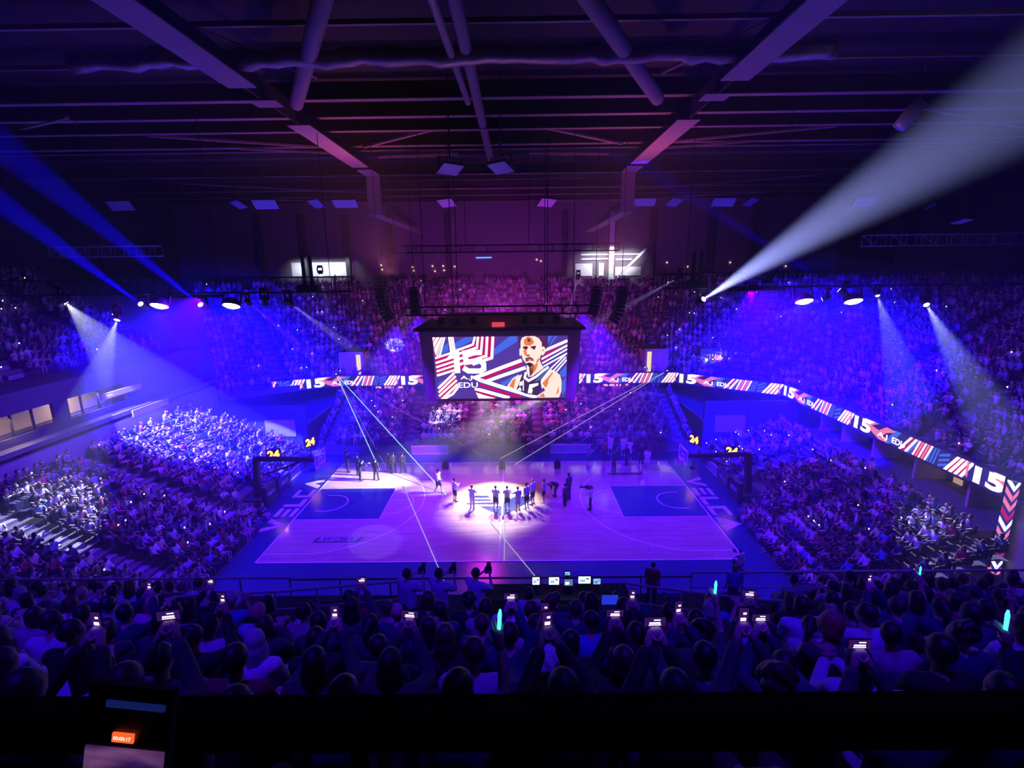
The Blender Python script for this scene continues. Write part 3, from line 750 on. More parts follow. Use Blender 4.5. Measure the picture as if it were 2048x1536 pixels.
# portals cut into the far upper tier: pale jambs glowing in the aisles
for (x,y) in ((-16.6,19.6),(16.2,19.6)):
    b = MB(); b.box2((x-1.3,y,5.0),(x+1.3,y+3.2,7.9)); p = empty('portal', (0,0,0)); tag(p, kind='structure'); b.build('portal_box', m_dark, p)
    sg = 1 if x < 0 else -1
    b = MB(); b.box2((x+sg*1.31,y+.2,5.2),(x+sg*1.33,y+2.6,7.7)); b.box2((x-1.31,y-.02,5.0),(x+1.31,y,7.9)); b.build('portal_jamb', mat('portal_jamb_grey',(.5,.46,.46),.6), p)
    b = MB(); b.box2((x+sg*.55,y-.05,5.4),(x+sg*1.0,y-.02,7.6)); b.build('portal_light', emi('portal_glow',(1,.78,.5),1.3), p)
# opening of the suite on the far right corner, with a bright strip lamp
b = MB(); b.box2((20.8,19.4,5.2),(26.8,22.6,7.9)); 
struct('corner_room_right', b, m_dark)
b = MB(); b.box2((21.2,19.28,6.55),(22.8,19.36,6.8)); tag(b.build('strip_lamp', emi('strip_lamp_glow',(1,.95,.85),9)), 'bright strip lamp in the dark room above the right ribbon corner', 'lamp')
b = MB(); b.box2((24.3,19.3,5.6),(24.6,19.36,7.5)); b.box2((24.6,19.3,5.6),(25.4,19.36,5.72)); tag(b.build('lit_door_jamb', emi('jamb_glow',(1,.75,.75),.7)), kind='structure')  # light on the jamb is put into its emission
area('corner_room_light', (22,18.2,7.2), (22,19.5,6.4), (1,.93,.85), 25, 1.4, .3)
# top concourse: floor, back wall, columns and pale panels
zt = u_z
b = MB(); b.box2((-46,33.3,zt-.4),(46,45,zt)); struct('concourse_floor_far', b, m_tier)
b = MB(); b.box2((41.3,-20,zt-.4),(46,33.3,zt)); struct('concourse_floor_right', b, m_tier)
b = MB(); b.box2((-46,38.5,zt),(46,38.8,26)); struct('concourse_wall_far', b, mat('concourse_wall_plum',(.16,.13,.17),.7,vary=.25,scale=1.2))
for x in (-34,-28,-22,-16,-8,8,14.5,20,28,34):
    b = MB(); b.box2((x-.3,37.6,zt),(x+.3,38.2,24)); tag(b.build('concourse_column', m_white if x in (14.5,) else m_dark), kind='structure')
for (x0,x1,z0,z1) in ((-30.2,-21.5,15.5,17.4),(-30.2,-20.0,13.4,14.3)):
    b = MB(); b.box2((x0,38.35,z0+.3),(x1,38.45,z1+.3)); tag(b.build('pale_panel', m_white), kind='structure')
for (x0,x1,z0,z1) in ((9.6,12.0,15.4,17.1),(12.9,13.6,15.4,17.1),(15.2,18.8,15.4,16.6),(10.4,14.2,17.6,17.8),(10.4,18.6,18.2,18.4),(15.2,17.5,17.5,17.7)):
    b = MB(); b.box2((x0,38.40,z0),(x1,38.45,z1)); tag(b.build('pale_panel', m_white), kind='structure')
b = MB(); b.bar((14.9,37.4,14.8),(19.2,37.4,19.0),.28,.28); tag(b.build('raking_strut', m_white), kind='structure')
area('concourse_light', (-25.8,36.6,18.4), (-25.8,38.4,15.8), (.85,.92,1), 260, 8, .5, 100)
area('concourse_light', (14.5,36.4,19.6), (14.5,38.2,16.2), (.9,.95,1), 520, 7, .5, 100)
for (x0,x1) in ((-31,-19),(9,20)):
    r = MB()
    r.bar((x0,33.5,zt+1.05),(x1,33.5,zt+1.05),.06); r.bar((x0,33.5,zt+.55),(x1,33.5,zt+.55),.04)
    n = int((x1-x0)/1.5)
    for i in range(n+1): r.bar((x0+i*(x1-x0)/n,33.5,zt),(x0+i*(x1-x0)/n,33.5,zt+1.05),.05)
    tag(r.build('concourse_railing', mat('pale_rail',(.6,.6,.64),.4)), 'pale guard rail along the '+('left' if x0<0 else 'right')+' lit bay of the top concourse', 'railing')
b = MB(); b.box2((-4.3,38.42,18.0),(-2.1,38.52,18.13)); tag(b.build('blue_light_bar', emi('blue_bar_glow',(.05,.25,1.0),5)), 'short blue light bar high on the far wall', 'lamp')
ORDW = ['first','second','third','fourth','fifth','sixth','seventh','eighth','ninth','tenth','eleventh','twelfth','thirteenth','fourteenth','fifteenth']
for i,(x,z) in enumerate(sorted(((-17.6,17.2),(-13.2,16.9),(-13.1,16.4),(-10.4,17.0),(-10.1,16.3),(-8.9,17.0),(-8.8,16.4),(-7.3,16.9),(4.2,17.7),(4.8,17.5),(31.2,17.0),(39.0,16.4),(25.3,16.5),(22.4,17.1),(-17.5,16.6)))):
    b = MB(); b.lathe([(.02,-.12),(.12,-.06),(.14,.05),(.05,.12)],8); o = b.build('concourse_lamp', emi('warm_lamp_glow',(1,.6,.42),1.6), loc=(x,38.4,z)); tag(o, '%s small warm lamp counted from the left on the far top wall' % ORDW[i], 'lamp', 'lamps on the far concourse')
# ------------------------------------------------------------------ roof steel
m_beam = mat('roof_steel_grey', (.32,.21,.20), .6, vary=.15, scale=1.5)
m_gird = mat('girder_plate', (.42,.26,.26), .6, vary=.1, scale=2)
for y, w, z in ((-18.5,.5,25.2),(-4.2,.42,25),(-1.2,.42,25),(0.1,.3,24.6),(5.6,.42,25),(6.9,.25,25),(16.5,.5,25),(24.7,.6,25),(29.5,.5,25),(35.0,.6,25),(41,.6,25)):
    r = empty('roof_beam', (0,y,z)); tag(r, kind='structure')
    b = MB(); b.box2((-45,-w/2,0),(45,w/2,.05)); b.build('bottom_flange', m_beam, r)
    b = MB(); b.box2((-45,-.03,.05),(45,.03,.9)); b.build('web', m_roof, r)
for k in range(18):
    y = -30+k*4.1
    b = MB(); b.box2((-45,y-.08,26.2),(45,y+.08,26.4)); tag(b.build('purlin', m_beam), kind='structure')
for s in (-1,1):
    r = empty('roof_girder', (s*10.6,0,24)); tag(r, kind='structure')
    for (y0,y1) in ((-26,-9.2),(-7.6,-6.6),(-3.6,7.6),(8.6,10.9)):
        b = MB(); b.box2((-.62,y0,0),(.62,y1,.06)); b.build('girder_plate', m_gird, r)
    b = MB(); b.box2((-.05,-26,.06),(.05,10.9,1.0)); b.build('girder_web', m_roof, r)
    b = MB(); b.box2((-.55,10.9,-3.1),(.55,11.1,.06)); b.build('drop_plate', m_gird, r)
    b = MB(); b.box2((-.5,11.0,-3.1),(.5,33,-3.04)); b.build('lower_plate', m_gird, r)
# long pipes along the middle and raking braces
b = MB(); b.tube([(-.85,-26,24.9),(-.75,9.2,24.9)], .26, 12); tag(b.build('roof_pipe', m_beam, smooth=True), kind='structure')
b = MB(); b.tube([(-1.75,-26,24.6),(-1.25,-4.6,24.7)], .16, 10); tag(b.build('roof_pipe', mat('foil_pipe',(.5,.36,.33),.35,metal=.4,vary=.4,scale=3), smooth=True), kind='structure')
for s in (-1,1):
    b = MB(); b.tube([(-.8+s*1.6,-19.5,25.0),(-.8+s*9.3,-4.8,24.7)], .34, 12); tag(b.build('roof_brace', m_beam, smooth=True), kind='structure')
    b = MB(); b.tube([(s*14.6,-18,25.4),(s*8.0,-7.4,25.0)], .08, 8); b2 = tag(b.build('roof_tie', m_beam, smooth=True), kind='structure')
    for (x0,y0,x1,y1,z) in ((3.5,1.0,9.2,5.3,24.9),(2.6,6.4,8.6,7.0,24.6),(12.5,5.0,22,1.5,24.9),(11,7.2,18,5.2,24.9),(14,24,30,17,24.6),(13,30,29,24.8,24.3),(24,-2,40,5,25)):
        b = MB(); b.bar((s*x0-.4,y0,z),(s*x1-.4,y1,z),.22,.12); tag(b.build('roof_tie', m_beam), kind='structure')
# crumpled foil duct across the roof
b = MB(); pts = []; rs = []
for i in range(61):
    x = -17+i*.52; pts.append((x,-10.2+RNG.normal(0,.03),24.75+RNG.normal(0,.04))); rs.append(.36*(1+RNG.normal(0,.10)))
b.tube(pts, rs, 10); tag(b.build('foil_duct', mat('crumpled_foil',(.4,.3,.28),.42,metal=.5,vary=.5,scale=2.5), smooth=True), kind='structure')
# big foil wrapped nozzle on the right that the white beam strikes
b = MB(); b.tube([(23.4,-2.9,24.9),(22.6,-2.6,23.7)], [.42,.34], 10); b.tube([(23.4,-2.9,24.9),(23.4,-2.9,26.97)],.05,6); tag(b.build('duct_nozzle', mat('nozzle_foil',(.7,.7,.72),.4,metal=.3,vary=.4,scale=4), smooth=True), 'foil wrapped duct nozzle lit by the white beam at upper right', 'duct')
# ------------------------------------------------------------------ unlit arena floodlights
m_face = mat('floodlight_reflector', (.95,.92,.95), .3)
def flood(x, y, z, yaw, tilt, lab, w=1.7, h=1.0):
    r = empty('arena_floodlight', (x,y,z), yaw, lab, 'floodlight', 'unlit floodlights under the roof')
    R = Matrix.Rotation(tilt,3,'X')
    b = MB(); b.box((0,0,0),(w,h,.10),R); b.build('housing', m_black, r)
    b = MB(); b.box(R@Vector((0,0,-.06)),(w-.12,h-.12,.03),R); b.build('reflector', m_face, r)
    b = MB()
    for s in (-1,1): b.bar((s*(w/2+.04),0,0),(s*(w/2+.04),0,.55),.05,.08)
    b.bar((-w/2-.04,0,.55),(w/2+.04,0,.55),.08,.05); b.bar((0,0,.55),(0,0,26.97-z),.07); b.build('bracket', m_steel, r)
ORD = ['first','second','third','fourth','fifth','sixth','seventh','eighth','ninth','tenth','eleventh','twelfth','thirteenth','fourteenth','fifteenth','sixteenth']
fl = [(-35.2,15.2,0,.8),(-24.4,15.4,-.7,.55),(-22.0,15.6,0,.75),(-17.2,15.5,-.7,.6),(-14.6,15.7,0,.6),(-5.2,16.2,-.6,.6),(4.2,16.8,.6,.6),(13.6,17.4,0,.6),(16.6,17.8,.7,.6),(21.5,18.2,0,.7),(24.2,18.4,.75,.6),(36.2,19.6,0,.8)]
for i,(x,y,yw,ti) in enumerate(fl):
    flood(x, y, 22.5, yw, -ti, '%s floodlight from the left in the far row under the roof' % ORD[i].replace('first','leftmost'), 2.3 if yw==0 else 1.9, 1.15)
flood(-2.55,-2.6,21.9,.75,-.5,'left one of two tilted floodlights under the middle of the roof',1.5,1.0); flood(.35,-2.8,21.9,-.75,-.5,'right one of two tilted floodlights under the middle of the roof',1.5,1.0)
flood(30.5,4.2,20.3,.9,-.5,'small tilted floodlight beside the right roof catwalk',1.3,.7); flood(27.0,-2.7,18.7,.5,-.3,'small pinkish floodlight above the right steel catwalk',1.3,.8)
# ------------------------------------------------------------------ rig: trusses, moving heads, wash lights
m_truss = mat('black_truss', (.02,.02,.024), .5, metal=.2)
def truss(x0, x1, y, z, h, lab, d=.55, name='lighting_truss', m=None, cables=()):
    m = m or m_truss
    r = empty(name, ((x0+x1)/2,y,z), 0, lab, 'truss', 'lighting trusses'); c = (x0+x1)/2
    for yy in (-d/2,d/2):
        for zz in (0,h):
            b = MB(); b.tube([(x0-c,yy,zz),(x1-c,yy,zz)], .045, 6); b.build('chord', m, r)
    b = MB(); n = max(2,int(abs(x1-x0)/1.0)); st = (x1-x0)/n
    for i in range(n+1):
        x = x0-c+i*st
        for yy in (-d/2,d/2): b.bar((x,yy,0),(x,yy,h),.035)
        b.bar((x,-d/2,0),(x,d/2,0),.03); b.bar((x,-d/2,h),(x,d/2,h),.03)
        if i < n and i%2==0: b.bar((x,-d/2,0),(x+st,-d/2,h),.025); b.bar((x,d/2,h),(x+st,d/2,0),.025)
    tag(b.build('lacing', m, r), kind='stuff')
    for cx in cables:
        b = MB(); b.tube([(cx-c,0,h),(cx-c,0,26.97-z)], .022, 5); b.build('hoist_chain', m, r)
    return r
truss(10.2,33.5,-2,15.03,.84,'long black lighting truss hanging on the right side of the arena', cables=(11.5,17,24,31))
truss(-30.5,-9.0,-2,15.05,.9,'long black lighting truss hanging on the left side of the arena', cables=(-10.2,-17,-24,-29))
truss(-6.4,6.4,1.0,13.3,.55,'black truss frame hanging directly above the centre scoreboard', cables=(-5,5))
truss(-9,9,6,17.6,.5,'thin far truss under the roof behind the scoreboard', cables=(-8.0,-2.6,2.2,8.2))
for (x,z,lab) in ((11.9,15.9,'right'),(-11.3,15.95,'left')):
    r = empty('hoist_motor', (x,-2.62,z-1.5), 0, 'black chain hoist box with two posts on the %s truss' % lab, 'hoist', 'chain hoists')
    b = MB(); b.box((0,0,.85),(1.3,.5,.4)); b.build('motor_box', m_black, r)
    for s in (-.22,.22): b = MB(); b.box((s,0,1.9),(.16,.16,1.7)); b.build('post', m_black, r)
# silver catwalks catching light
for (x0,x1,y,z,lab,pm) in ((26.2,38,4,17.6,'grey steel catwalk with handrail under the roof at right',.5),(-34,-26,6,17.6,'bright lattice catwalk under the roof at left',.7)):
    truss(x0,x1,y,z,.75,lab,.9,'roof_catwalk',mat('galvanised_steel',(.5,.5,.52),.4,metal=.4))
WHT=(.80,.86,1.0); BEAM=(.36,.40,1.0); BLU=(.004,.0,1.0); LAV=(.45,.35,1.0); VIO=(.22,.02,1.0)
m_lensw = emi('white_beam_lens', (.85,.93,1.0), 30.0); m_lensb = emi('blue_wash_lens', (.55,.6,1.0), 14.0); m_lens0 = mat('dark_lens_glass', (.02,.02,.05), .1)
def moving_head(p, tgt, lab, col=None, power=0, size=12, blend=.3, lens=None, sc=1.0, hang=.75, rad=.06):
    p = Vector(p); tgt = Vector(tgt); d = (tgt-p).normalized()
    r = empty('moving_head_light', p+Vector((0,0,hang*sc)), 0, lab, 'stage light', 'moving head lights on the rig')
    b = MB(); b.box((0,0,-.1*sc),(.42*sc,.36*sc,.2*sc)); b.build('base', m_black, r)
    b = MB()
    ang = math.atan2(d.y,d.x); sx = Vector((-math.sin(ang),math.cos(ang),0))
    for s in (-1,1): b.bar(Vector((0,0,-.2*sc))+sx*s*.24*sc, Vector((0,0,-hang*sc))+sx*s*.24*sc, .07*sc,.12*sc)
    b.bar(Vector((0,0,-.22*sc))-sx*.28*sc, Vector((0,0,-.22*sc))+sx*.28*sc,.12*sc,.06*sc); b.build('yoke', m_black, r)
    q = d.to_track_quat('Z','Y').to_matrix()
    b = MB(); b.lathe([(.10*sc,-.30*sc),(.19*sc,-.22*sc),(.20*sc,.05*sc),(.17*sc,.24*sc),(.19*sc,.30*sc)],14)
    b.v = [tuple(q@Vector(v)+Vector((0,0,-hang*sc))) for v in b.v]; h = b.build('head', m_black, r, smooth=False)
    b = MB(); b.lathe([(.15*sc,.305*sc),(.15*sc,.315*sc)],14); b.v = [tuple(q@Vector(v)+Vector((0,0,-hang*sc))) for v in b.v]
    b.build('lens', lens or m_lens0, h)
    if power: spot('beam_light', p+d*.36*sc, tgt, col, power, size, blend, rad)
    return r
def wash(p, lab, col, power, tilt=(0,0), size=125, power2=0):
    p = Vector(p); r = empty('wash_light', p+Vector((0,0,.45)), 0, lab, 'stage light', 'blue wash lights on the side trusses')
    b = MB(); b.lathe([(.2,.5),(.36,.42),(.52,.15),(.54,.0),(.50,.0)],18,(0,0,-.45)); b.build('housing', m_black, r)
    b = MB(); b.lathe([(.0,-.12),(.3,-.09),(.5,.01)],18,(0,0,-.45)); b.build('lens', m_lensb, r, smooth=True)
    b = MB(); b.bar((-.56,0,-.3),(-.56,0,.45),.06,.1); b.bar((.56,0,-.3),(.56,0,.45),.06,.1); b.bar((-.58,0,.45),(.58,0,.45),.1,.06); b.build('bracket', m_black, r)
    r.rotation_euler = (-.42,0,0)
    spot('wash_source', p+Vector((0,-.25,-.5)), p+Vector((tilt[0],tilt[1],-10)), col, power, size, .7, .3)
    return r
# ------------------------------------------------------------------ speakers
def line_array(x, y, ztop, n, cur, lab):
    r = empty('line_array', (x,y,ztop), 0, lab, 'loudspeaker', 'hanging loudspeaker columns')
    px, pz, a = 0.0, 0.0, 0.0
    for i in range(n):
        a += cur*(.4+i*.18); R = Matrix.Rotation(a,3,'Y')
        c = Vector((px,0,pz))+R@Vector((0,0,-.14)); b = MB(); b.box(c,(.62,.9,.25),R); b.build('speaker_box', m_black, r)
        e = Vector((px,0,pz))+R@Vector((0,0,-.28)); px, pz = e.x, e.z
    b = MB(); b.box((0,0,.1),(.5,.8,.12)); b.tube([(0,0,.1),(0,0,26.97-ztop)],.025,5); b.build('flying_frame', m_black, r)
line_array(-8.75,4,15.1,9,-.055,'black curved loudspeaker column farthest left of the scoreboard')
line_array(-6.3,4,14.95,7,-.01,'black loudspeaker column just left of the scoreboard')
line_array(7.0,4,14.85,7,.05,'black curved loudspeaker column just right of the scoreboard')
line_array(8.9,4,14.8,9,.055,'black curved loudspeaker column farthest right of the scoreboard')
# ------------------------------------------------------------------ the lit fixtures
K = 1.0
for (x,z,lab) in ((-20.81,14.28,'blue wash light glaring on the left truss, left of the pair'),(-16.37,14.23,'blue wash light glaring on the left truss, right of the pair'),(18.74,14.09,'blue wash light glaring on the right truss, left of the pair'),(21.74,14.06,'blue wash light glaring on the right truss, right of the pair')):
    wash((x,-2,z), lab, BLU, 230000*K, (7.0*(1 if x>0 else -1),12.0), 82)
moving_head((12.45,-2,14.2),on_plane(1985,236,1,-13),'moving head light throwing the broad white beam up to the right',BEAM,420000,17,1.0,m_lensw)
moving_head((26.2,-2,14.05),on_plane(1962,800,1,-7.5),'moving head light with white cone falling on the right upper tier',BEAM,80000,20,.8,m_lensw)
moving_head((-23.6,-2,13.75),(-24.2,-8.0,3.8),'moving head light with white cone falling at far left',WHT,26000,24,.15,m_lensw)
moving_head((-26.9,-2,14.85),(-24.4,3.6,4.2),'moving head light with bright oval lens at the left end of the truss',WHT,30000,40,.12,m_lensw)
moving_head((-12.9,-2,14.45),(-8.0,9,6.0),'moving head light with lavender beam beside the left hoist',LAV,110000,9,.5,m_lensw)
moving_head((-14.35,-2,14.6),(-14.3,-1,5),'dark moving head light hanging unlit left of the lavender beam')
moving_head((15.7,-2,14.4),(15.8,-1,5),'dark moving head light hanging unlit right of the white beam')
moving_head((12.4,2,15.6),(4.0,10,9.5),'small moving head light with pale beam slanting towards the scoreboard',LAV,100000,7,.3,m_lensw,.8)
moving_head((6.7,12,15.6),(4.6,16.5,5),'small white lamp beside the right loudspeakers with beam falling down',LAV,80000,8,.3,m_lensw,.8)
moving_head((-6.6,10,15.4),(-13.2,24.0,7.4),'small white lamp beside the left loudspeakers with beam falling down',WHT,26000,8,.2,m_lensw,.8)
moving_head((-14.6,8,16.2),(-12,3,10),'small round white lamp on the far left behind the truss',LAV,8000,9,.3,m_lensw,.8)
moving_head((-15.4,-2,14.5),(-9.5,6.5,4.0),'moving head light with violet beam slanting down behind the left hoop',VIO,110000,9,.6,m_lensw,.8)
moving_head((20.2,-2,14.35),(10.5,7,8.2),'moving head light with violet beam slanting left under the right truss',VIO,110000,9,.6,m_lensw,.8)
# narrow blue beams going up to the left, and one short one at the right
moving_head((-18.2,-2,14.2),on_plane(0,290,1,-12),'moving head light sending a blue beam up to the left, beside the wash pair',BLU,300000,7,.4,m_lensb)
moving_head((-21.9,-2,14.3),on_plane(0,405,1,-10),'moving head light sending the lower blue beam up to the left',BLU,300000,7,.4,m_lensb)
moving_head((21.2,-2,14.6),(14.5,4,20.5),'moving head light sending a short blue beam up towards the roof centre',BLU,250000,5,.4,m_lensb)
moving_head((23.2,-2,14.6),(22.8,-10.2,3.2),'moving head light with thin slanted lens on the right truss',WHT,14000,20,.15,m_lensw,.7)
def fill_batten(x0, x1, lab, tgt, power):  # battens added to brighten the lower side stands
    r = empty('led_batten', ((x0+x1)/2,-2,14.85), 0, lab, 'stage light', 'led battens under the trusses')
    b = MB(); b.box((0,0,.04),(abs(x1-x0),.2,.16)); b.build('housing', m_black, r)
    b = MB(); b.box((0,0,-.045),(abs(x1-x0)-.1,.12,.01)); b.build('diffuser', mat('dark_violet_diffuser',(.05,.03,.1),.3), r)
    area('batten_light', ((x0+x1)/2,-2,14.74), tgt, (.09,.0,1.0), power, abs(x1-x0), .3, 150)
fill_batten(13.2,17.6,'dark led batten under the right truss', (23,-6,2), 4200)
fill_batten(-20.0,-17.0,'dark led batten under the left truss', (-23,-5,2), 4600)
# ------------------------------------------------------------------ people
def ico(mb, c, r, n=10, m=7, R=None):
    c = Vector(c); r = (r,r,r) if not hasattr(r,'__len__') else r; vs = []
    for i in range(m+1):
        t = math.pi*i/m
        for j in range(n):
            a = 2*math.pi*j/n; v = Vector((r[0]*math.sin(t)*math.cos(a), r[1]*math.sin(t)*math.sin(a), r[2]*math.cos(t)))
            vs.append(c+(R@v if R is not None else v))
    fs = []
    for i in range(m):
        for j in range(n): fs.append((i*n+j, (i+1)*n+j, (i+1)*n+(j+1)%n, i*n+(j+1)%n))
    mb.add(vs, fs)
def cap(mb, a, b, ra, rb, n=9):
    a = Vector(a); b = Vector(b); d = b-a
    if d.length < 1e-4: return ico(mb, a, ra)
    d.normalize(); pts = [a-d*ra*.95, a-d*ra*.6, a, b, b+d*rb*.6, b+d*rb*.95]; mb.tube(pts, [ra*.3,ra*.8,ra,rb,rb*.8,rb*.3], n)
def fuse(mb, name, voxel=.022, sm=2):
    me = mb.mesh(name); o = bpy.data.objects.new(name, me); COL.objects.link(o)
    r = o.modifiers.new('r','REMESH'); r.mode = 'VOXEL'; r.voxel_size = voxel
    s = o.modifiers.new('s','SMOOTH'); s.iterations = sm; s.factor = .5
    dg = bpy.context.evaluated_depsgraph_get(); dg.update()
    out = bpy.data.meshes.new_from_object(o.evaluated_get(dg)); out.name = name
    bpy.data.objects.remove(o, do_unlink=True); bpy.data.meshes.remove(me)
    out.polygons.foreach_set('use_smooth', [True]*len(out.polygons)); out.materials.clear()
    return out
def joints(seated=False, **kw):
    if seated:
        J = dict(pelvis=(0,-.04,.50), chest=(0,-.05,.88), neck=(0,-.02,1.04), head=(0,.02,1.17), hipL=(-.09,0,.49), hipR=(.09,0,.49), kneeL=(-.12,.44,.50), kneeR=(.12,.44,.50),
                 ankL=(-.12,.44,.09), ankR=(.12,.44,.09), shL=(-.185,-.04,.95), shR=(.185,-.04,.95), elL=(-.26,.06,.70), elR=(.26,.06,.70), wrL=(-.12,.28,.60), wrR=(.12,.28,.60))
    else:
        J = dict(pelvis=(0,0,.99), chest=(0,0,1.38), neck=(0,0,1.54), head=(0,.03,1.68), hipL=(-.09,0,.95), hipR=(.09,0,.95), kneeL=(-.11,.03,.52), kneeR=(.11,.03,.52),
                 ankL=(-.12,0,.08), ankR=(.12,0,.08), shL=(-.19,0,1.46), shR=(.19,0,1.46), elL=(-.25,-.02,1.18), elR=(.25,-.02,1.18), wrL=(-.25,.08,.94), wrR=(.25,.08,.94))
    J.update(kw); return {k:Vector(v) for k,v in J.items()}
def head_prims(mb, c, yaw=0.0, pitch=0.0):
    R = Matrix.Rotation(yaw,3,'Z')@Matrix.Rotation(pitch,3,'X'); P = lambda v: Vector(c)+R@Vector(v)
    ico(mb, P((0,-.01,.02)), (.078,.095,.10), 12, 9, R); ico(mb, P((0,.025,-.045)), (.058,.068,.075), 10, 7, R)
    cap(mb, P((0,.085,.01)), P((0,.108,-.025)), .014, .018, 6); cap(mb, P((0,.09,-.065)), P((0,.092,-.066)), .022, .02, 6)
    for s in (-1,1): ico(mb, P((s*.08,-.005,-.005)), (.014,.022,.034), 6, 5, R); ico(mb, P((s*.032,.082,.022)), (.02,.012,.01), 6, 5, R)
def hand(mb, w, d, up=(0,0,1), curl=.5, side=1):
    d = Vector(d).normalized(); s = d.cross(Vector(up))
    if s.length < 1e-3: s = d.cross(Vector((1,0,0)))
    s.normalize(); n = s.cross(d); w = Vector(w)
    cap(mb, w, w+d*.075, .028, .036, 7)
    for i in range(4):
        b0 = w+d*.08+s*(i-1.5)*.020; L = (.062,.072,.068,.052)[i]; k = b0+d*L*.55-n*curl*.02; t = k+(d*(1-curl)-n*curl).normalized()*L*.6
        mb.tube([b0,k,t],[.0105,.0095,.008],5)
    b0 = w+d*.025+s*side*.03; mb.tube([b0, b0+s*side*.03+d*.03, b0+s*side*.028+d*.06-n*.01],[.013,.011,.009],5)
def body_mesh(J, name='person', hy=0, hp=0, voxel=.022, curl=.5):
    mb = MB(); lat = (J['shR']-J['shL']).normalized(); plat = (J['hipR']-J['hipL']).normalized()
    for s in (-1,1): cap(mb, J['pelvis']+plat*s*.065, J['chest']+lat*s*.07, .105, .105)
    ico(mb, J['pelvis'], (.16,.12,.11)); cap(mb, J['chest'], J['neck'], .11, .05); cap(mb, J['neck']-Vector((0,0,.06)), J['head']-Vector((0,.005,.05)), .052, .05)
    for S in 'LR':
        cap(mb, J['chest']+(J['sh'+S]-J['chest'])*.5, J['sh'+S], .085, .065); cap(mb, J['sh'+S], J['el'+S], .052, .042); cap(mb, J['el'+S], J['wr'+S], .04, .027)
        cap(mb, J['hip'+S], J['knee'+S], .085, .057); cap(mb, J['knee'+S], J['ank'+S], .055, .037)
        f = Vector(J['toe'+S]) if 'toe'+S in J else J['ank'+S]+Vector((0,.15,-.045)); cap(mb, J['ank'+S]+Vector((0,-.02,-.03)), f, .042, .034)
    head_prims(mb, J['head'], hy, hp)
    out = fuse(mb, name, voxel)
    hb = MB()
    for S, sd in (('L',1),('R',-1)): hand(hb, J['wr'+S], J['wr'+S]-J['el'+S], curl=curl, side=sd)
    bm = bmesh.new(); bm.from_mesh(out); t = hb.mesh('t'); bm.from_mesh(t); bm.to_mesh(out); bm.free(); bpy.data.meshes.remove(t)
    out.polygons.foreach_set('use_smooth', [True]*len(out.polygons))
    return out
def top_mesh(J, sleeve=.65, infl=.016, hem=.0, voxel=.024):
    mb = MB(); lat = (J['shR']-J['shL']).normalized(); plat = (J['hipR']-J['hipL']).normalized()
    for s in (-1,1): cap(mb, J['pelvis']+plat*s*.07+(J['chest']-J['pelvis'])*hem, J['chest']+lat*s*.07, .118+infl, .112+infl)
    cap(mb, J['chest'], J['chest']+(J['neck']-J['chest'])*.62, .115+infl, .07)
    for S in 'LR':
        cap(mb, J['chest']+(J['sh'+S]-J['chest'])*.5, J['sh'+S], .09+infl, .068+infl)
        if sleeve > 0: cap(mb, J['sh'+S], J['sh'+S]+(J['el'+S]-J['sh'+S])*min(1,sleeve), .058+infl, .054+infl)
        if sleeve > 1: cap(mb, J['el'+S], J['el'+S]+(J['wr'+S]-J['el'+S])*(sleeve-1), .05+infl, .036+infl)
    return fuse(mb, 'top', voxel, 2)
def bottom_mesh(J, length=2.0, infl=.014, voxel=.026):
    mb = MB(); plat = (J['hipR']-J['hipL']).normalized()
    ico(mb, J['pelvis']-Vector((0,0,.01)), (.175+infl,.135+infl,.12))
    for S in 'LR':
        cap(mb, J['hip'+S], J['hip'+S]+(J['knee'+S]-J['hip'+S])*min(1,length), .095+infl, (.065 if length>1 else .085)+infl)
        if length > 1: cap(mb, J['knee'+S], J['knee'+S]+(J['ank'+S]-J['knee'+S])*(length-1), .062+infl, .05+infl)
    return fuse(mb, 'trousers', voxel, 2)
def shoe_mesh(J, S):
    mb = MB(); f = Vector(J['toe'+S]) if 'toe'+S in J else J['ank'+S]+Vector((0,.15,-.04)); cap(mb, J['ank'+S]+Vector((0,-.03,-.03)), f+Vector((0,.02,0)), .052, .042, 8); return mb.mesh('shoe', None, True)
def hair_mesh(style):
    mb = MB()
    ico(mb, (0,-.022,.03), (.093,.105,.108), 12, 9)
    if style == 'bob': ico(mb, (0,-.035,-.04), (.105,.085,.11), 12, 9)
    if style == 'long':
        ico(mb, (0,-.035,-.03), (.10,.085,.11), 12, 9); cap(mb, (0,-.065,-.05), (0,-.10,-.27), .085, .065); cap(mb, (-.05,-.06,-.05), (-.06,-.09,-.22), .06, .045); cap(mb, (.05,-.06,-.05), (.06,-.09,-.22), .06, .045)
    if style == 'ponytail': cap(mb, (0,-.11,.05), (0,-.15,-.0), .035, .045); cap(mb, (0,-.15,0), (0,-.14,-.2), .045, .02)
    if style == 'bun': ico(mb, (0,-.09,.11), .052)
    if style == 'fluffy':
        for i in range(26):
            a = RNG.uniform(0,6.28); t = RNG.uniform(0,1.7); ico(mb, (.1*math.sin(t)*math.cos(a), -.025+.11*math.sin(t)*math.sin(a)*.9 - (.03 if math.sin(a)>0 else 0), .03+.11*math.cos(t)), .035, 7, 5)
    if style == 'cap':
        mb = MB(); ico(mb, (0,-.012,.045), (.098,.112,.10), 12, 9); mb.box((0,.13,.04),(.15,.12,.018))
    if style == 'bald': mb = MB(); ico(mb, (0,-.03,-.03), (.084,.088,.05), 12, 7)
    return fuse(mb, 'hair', .014, 2)
HAIRM = {s:hair_mesh(s) for s in ('short','bob','long','ponytail','bun','fluffy','cap','bald')}
def pm(kind, col, rough=.75):
    n = kind+'_%02d%02d%02d' % tuple(int(c*99) for c in col); return mat(n, col, rough, vary=.12, scale=14)
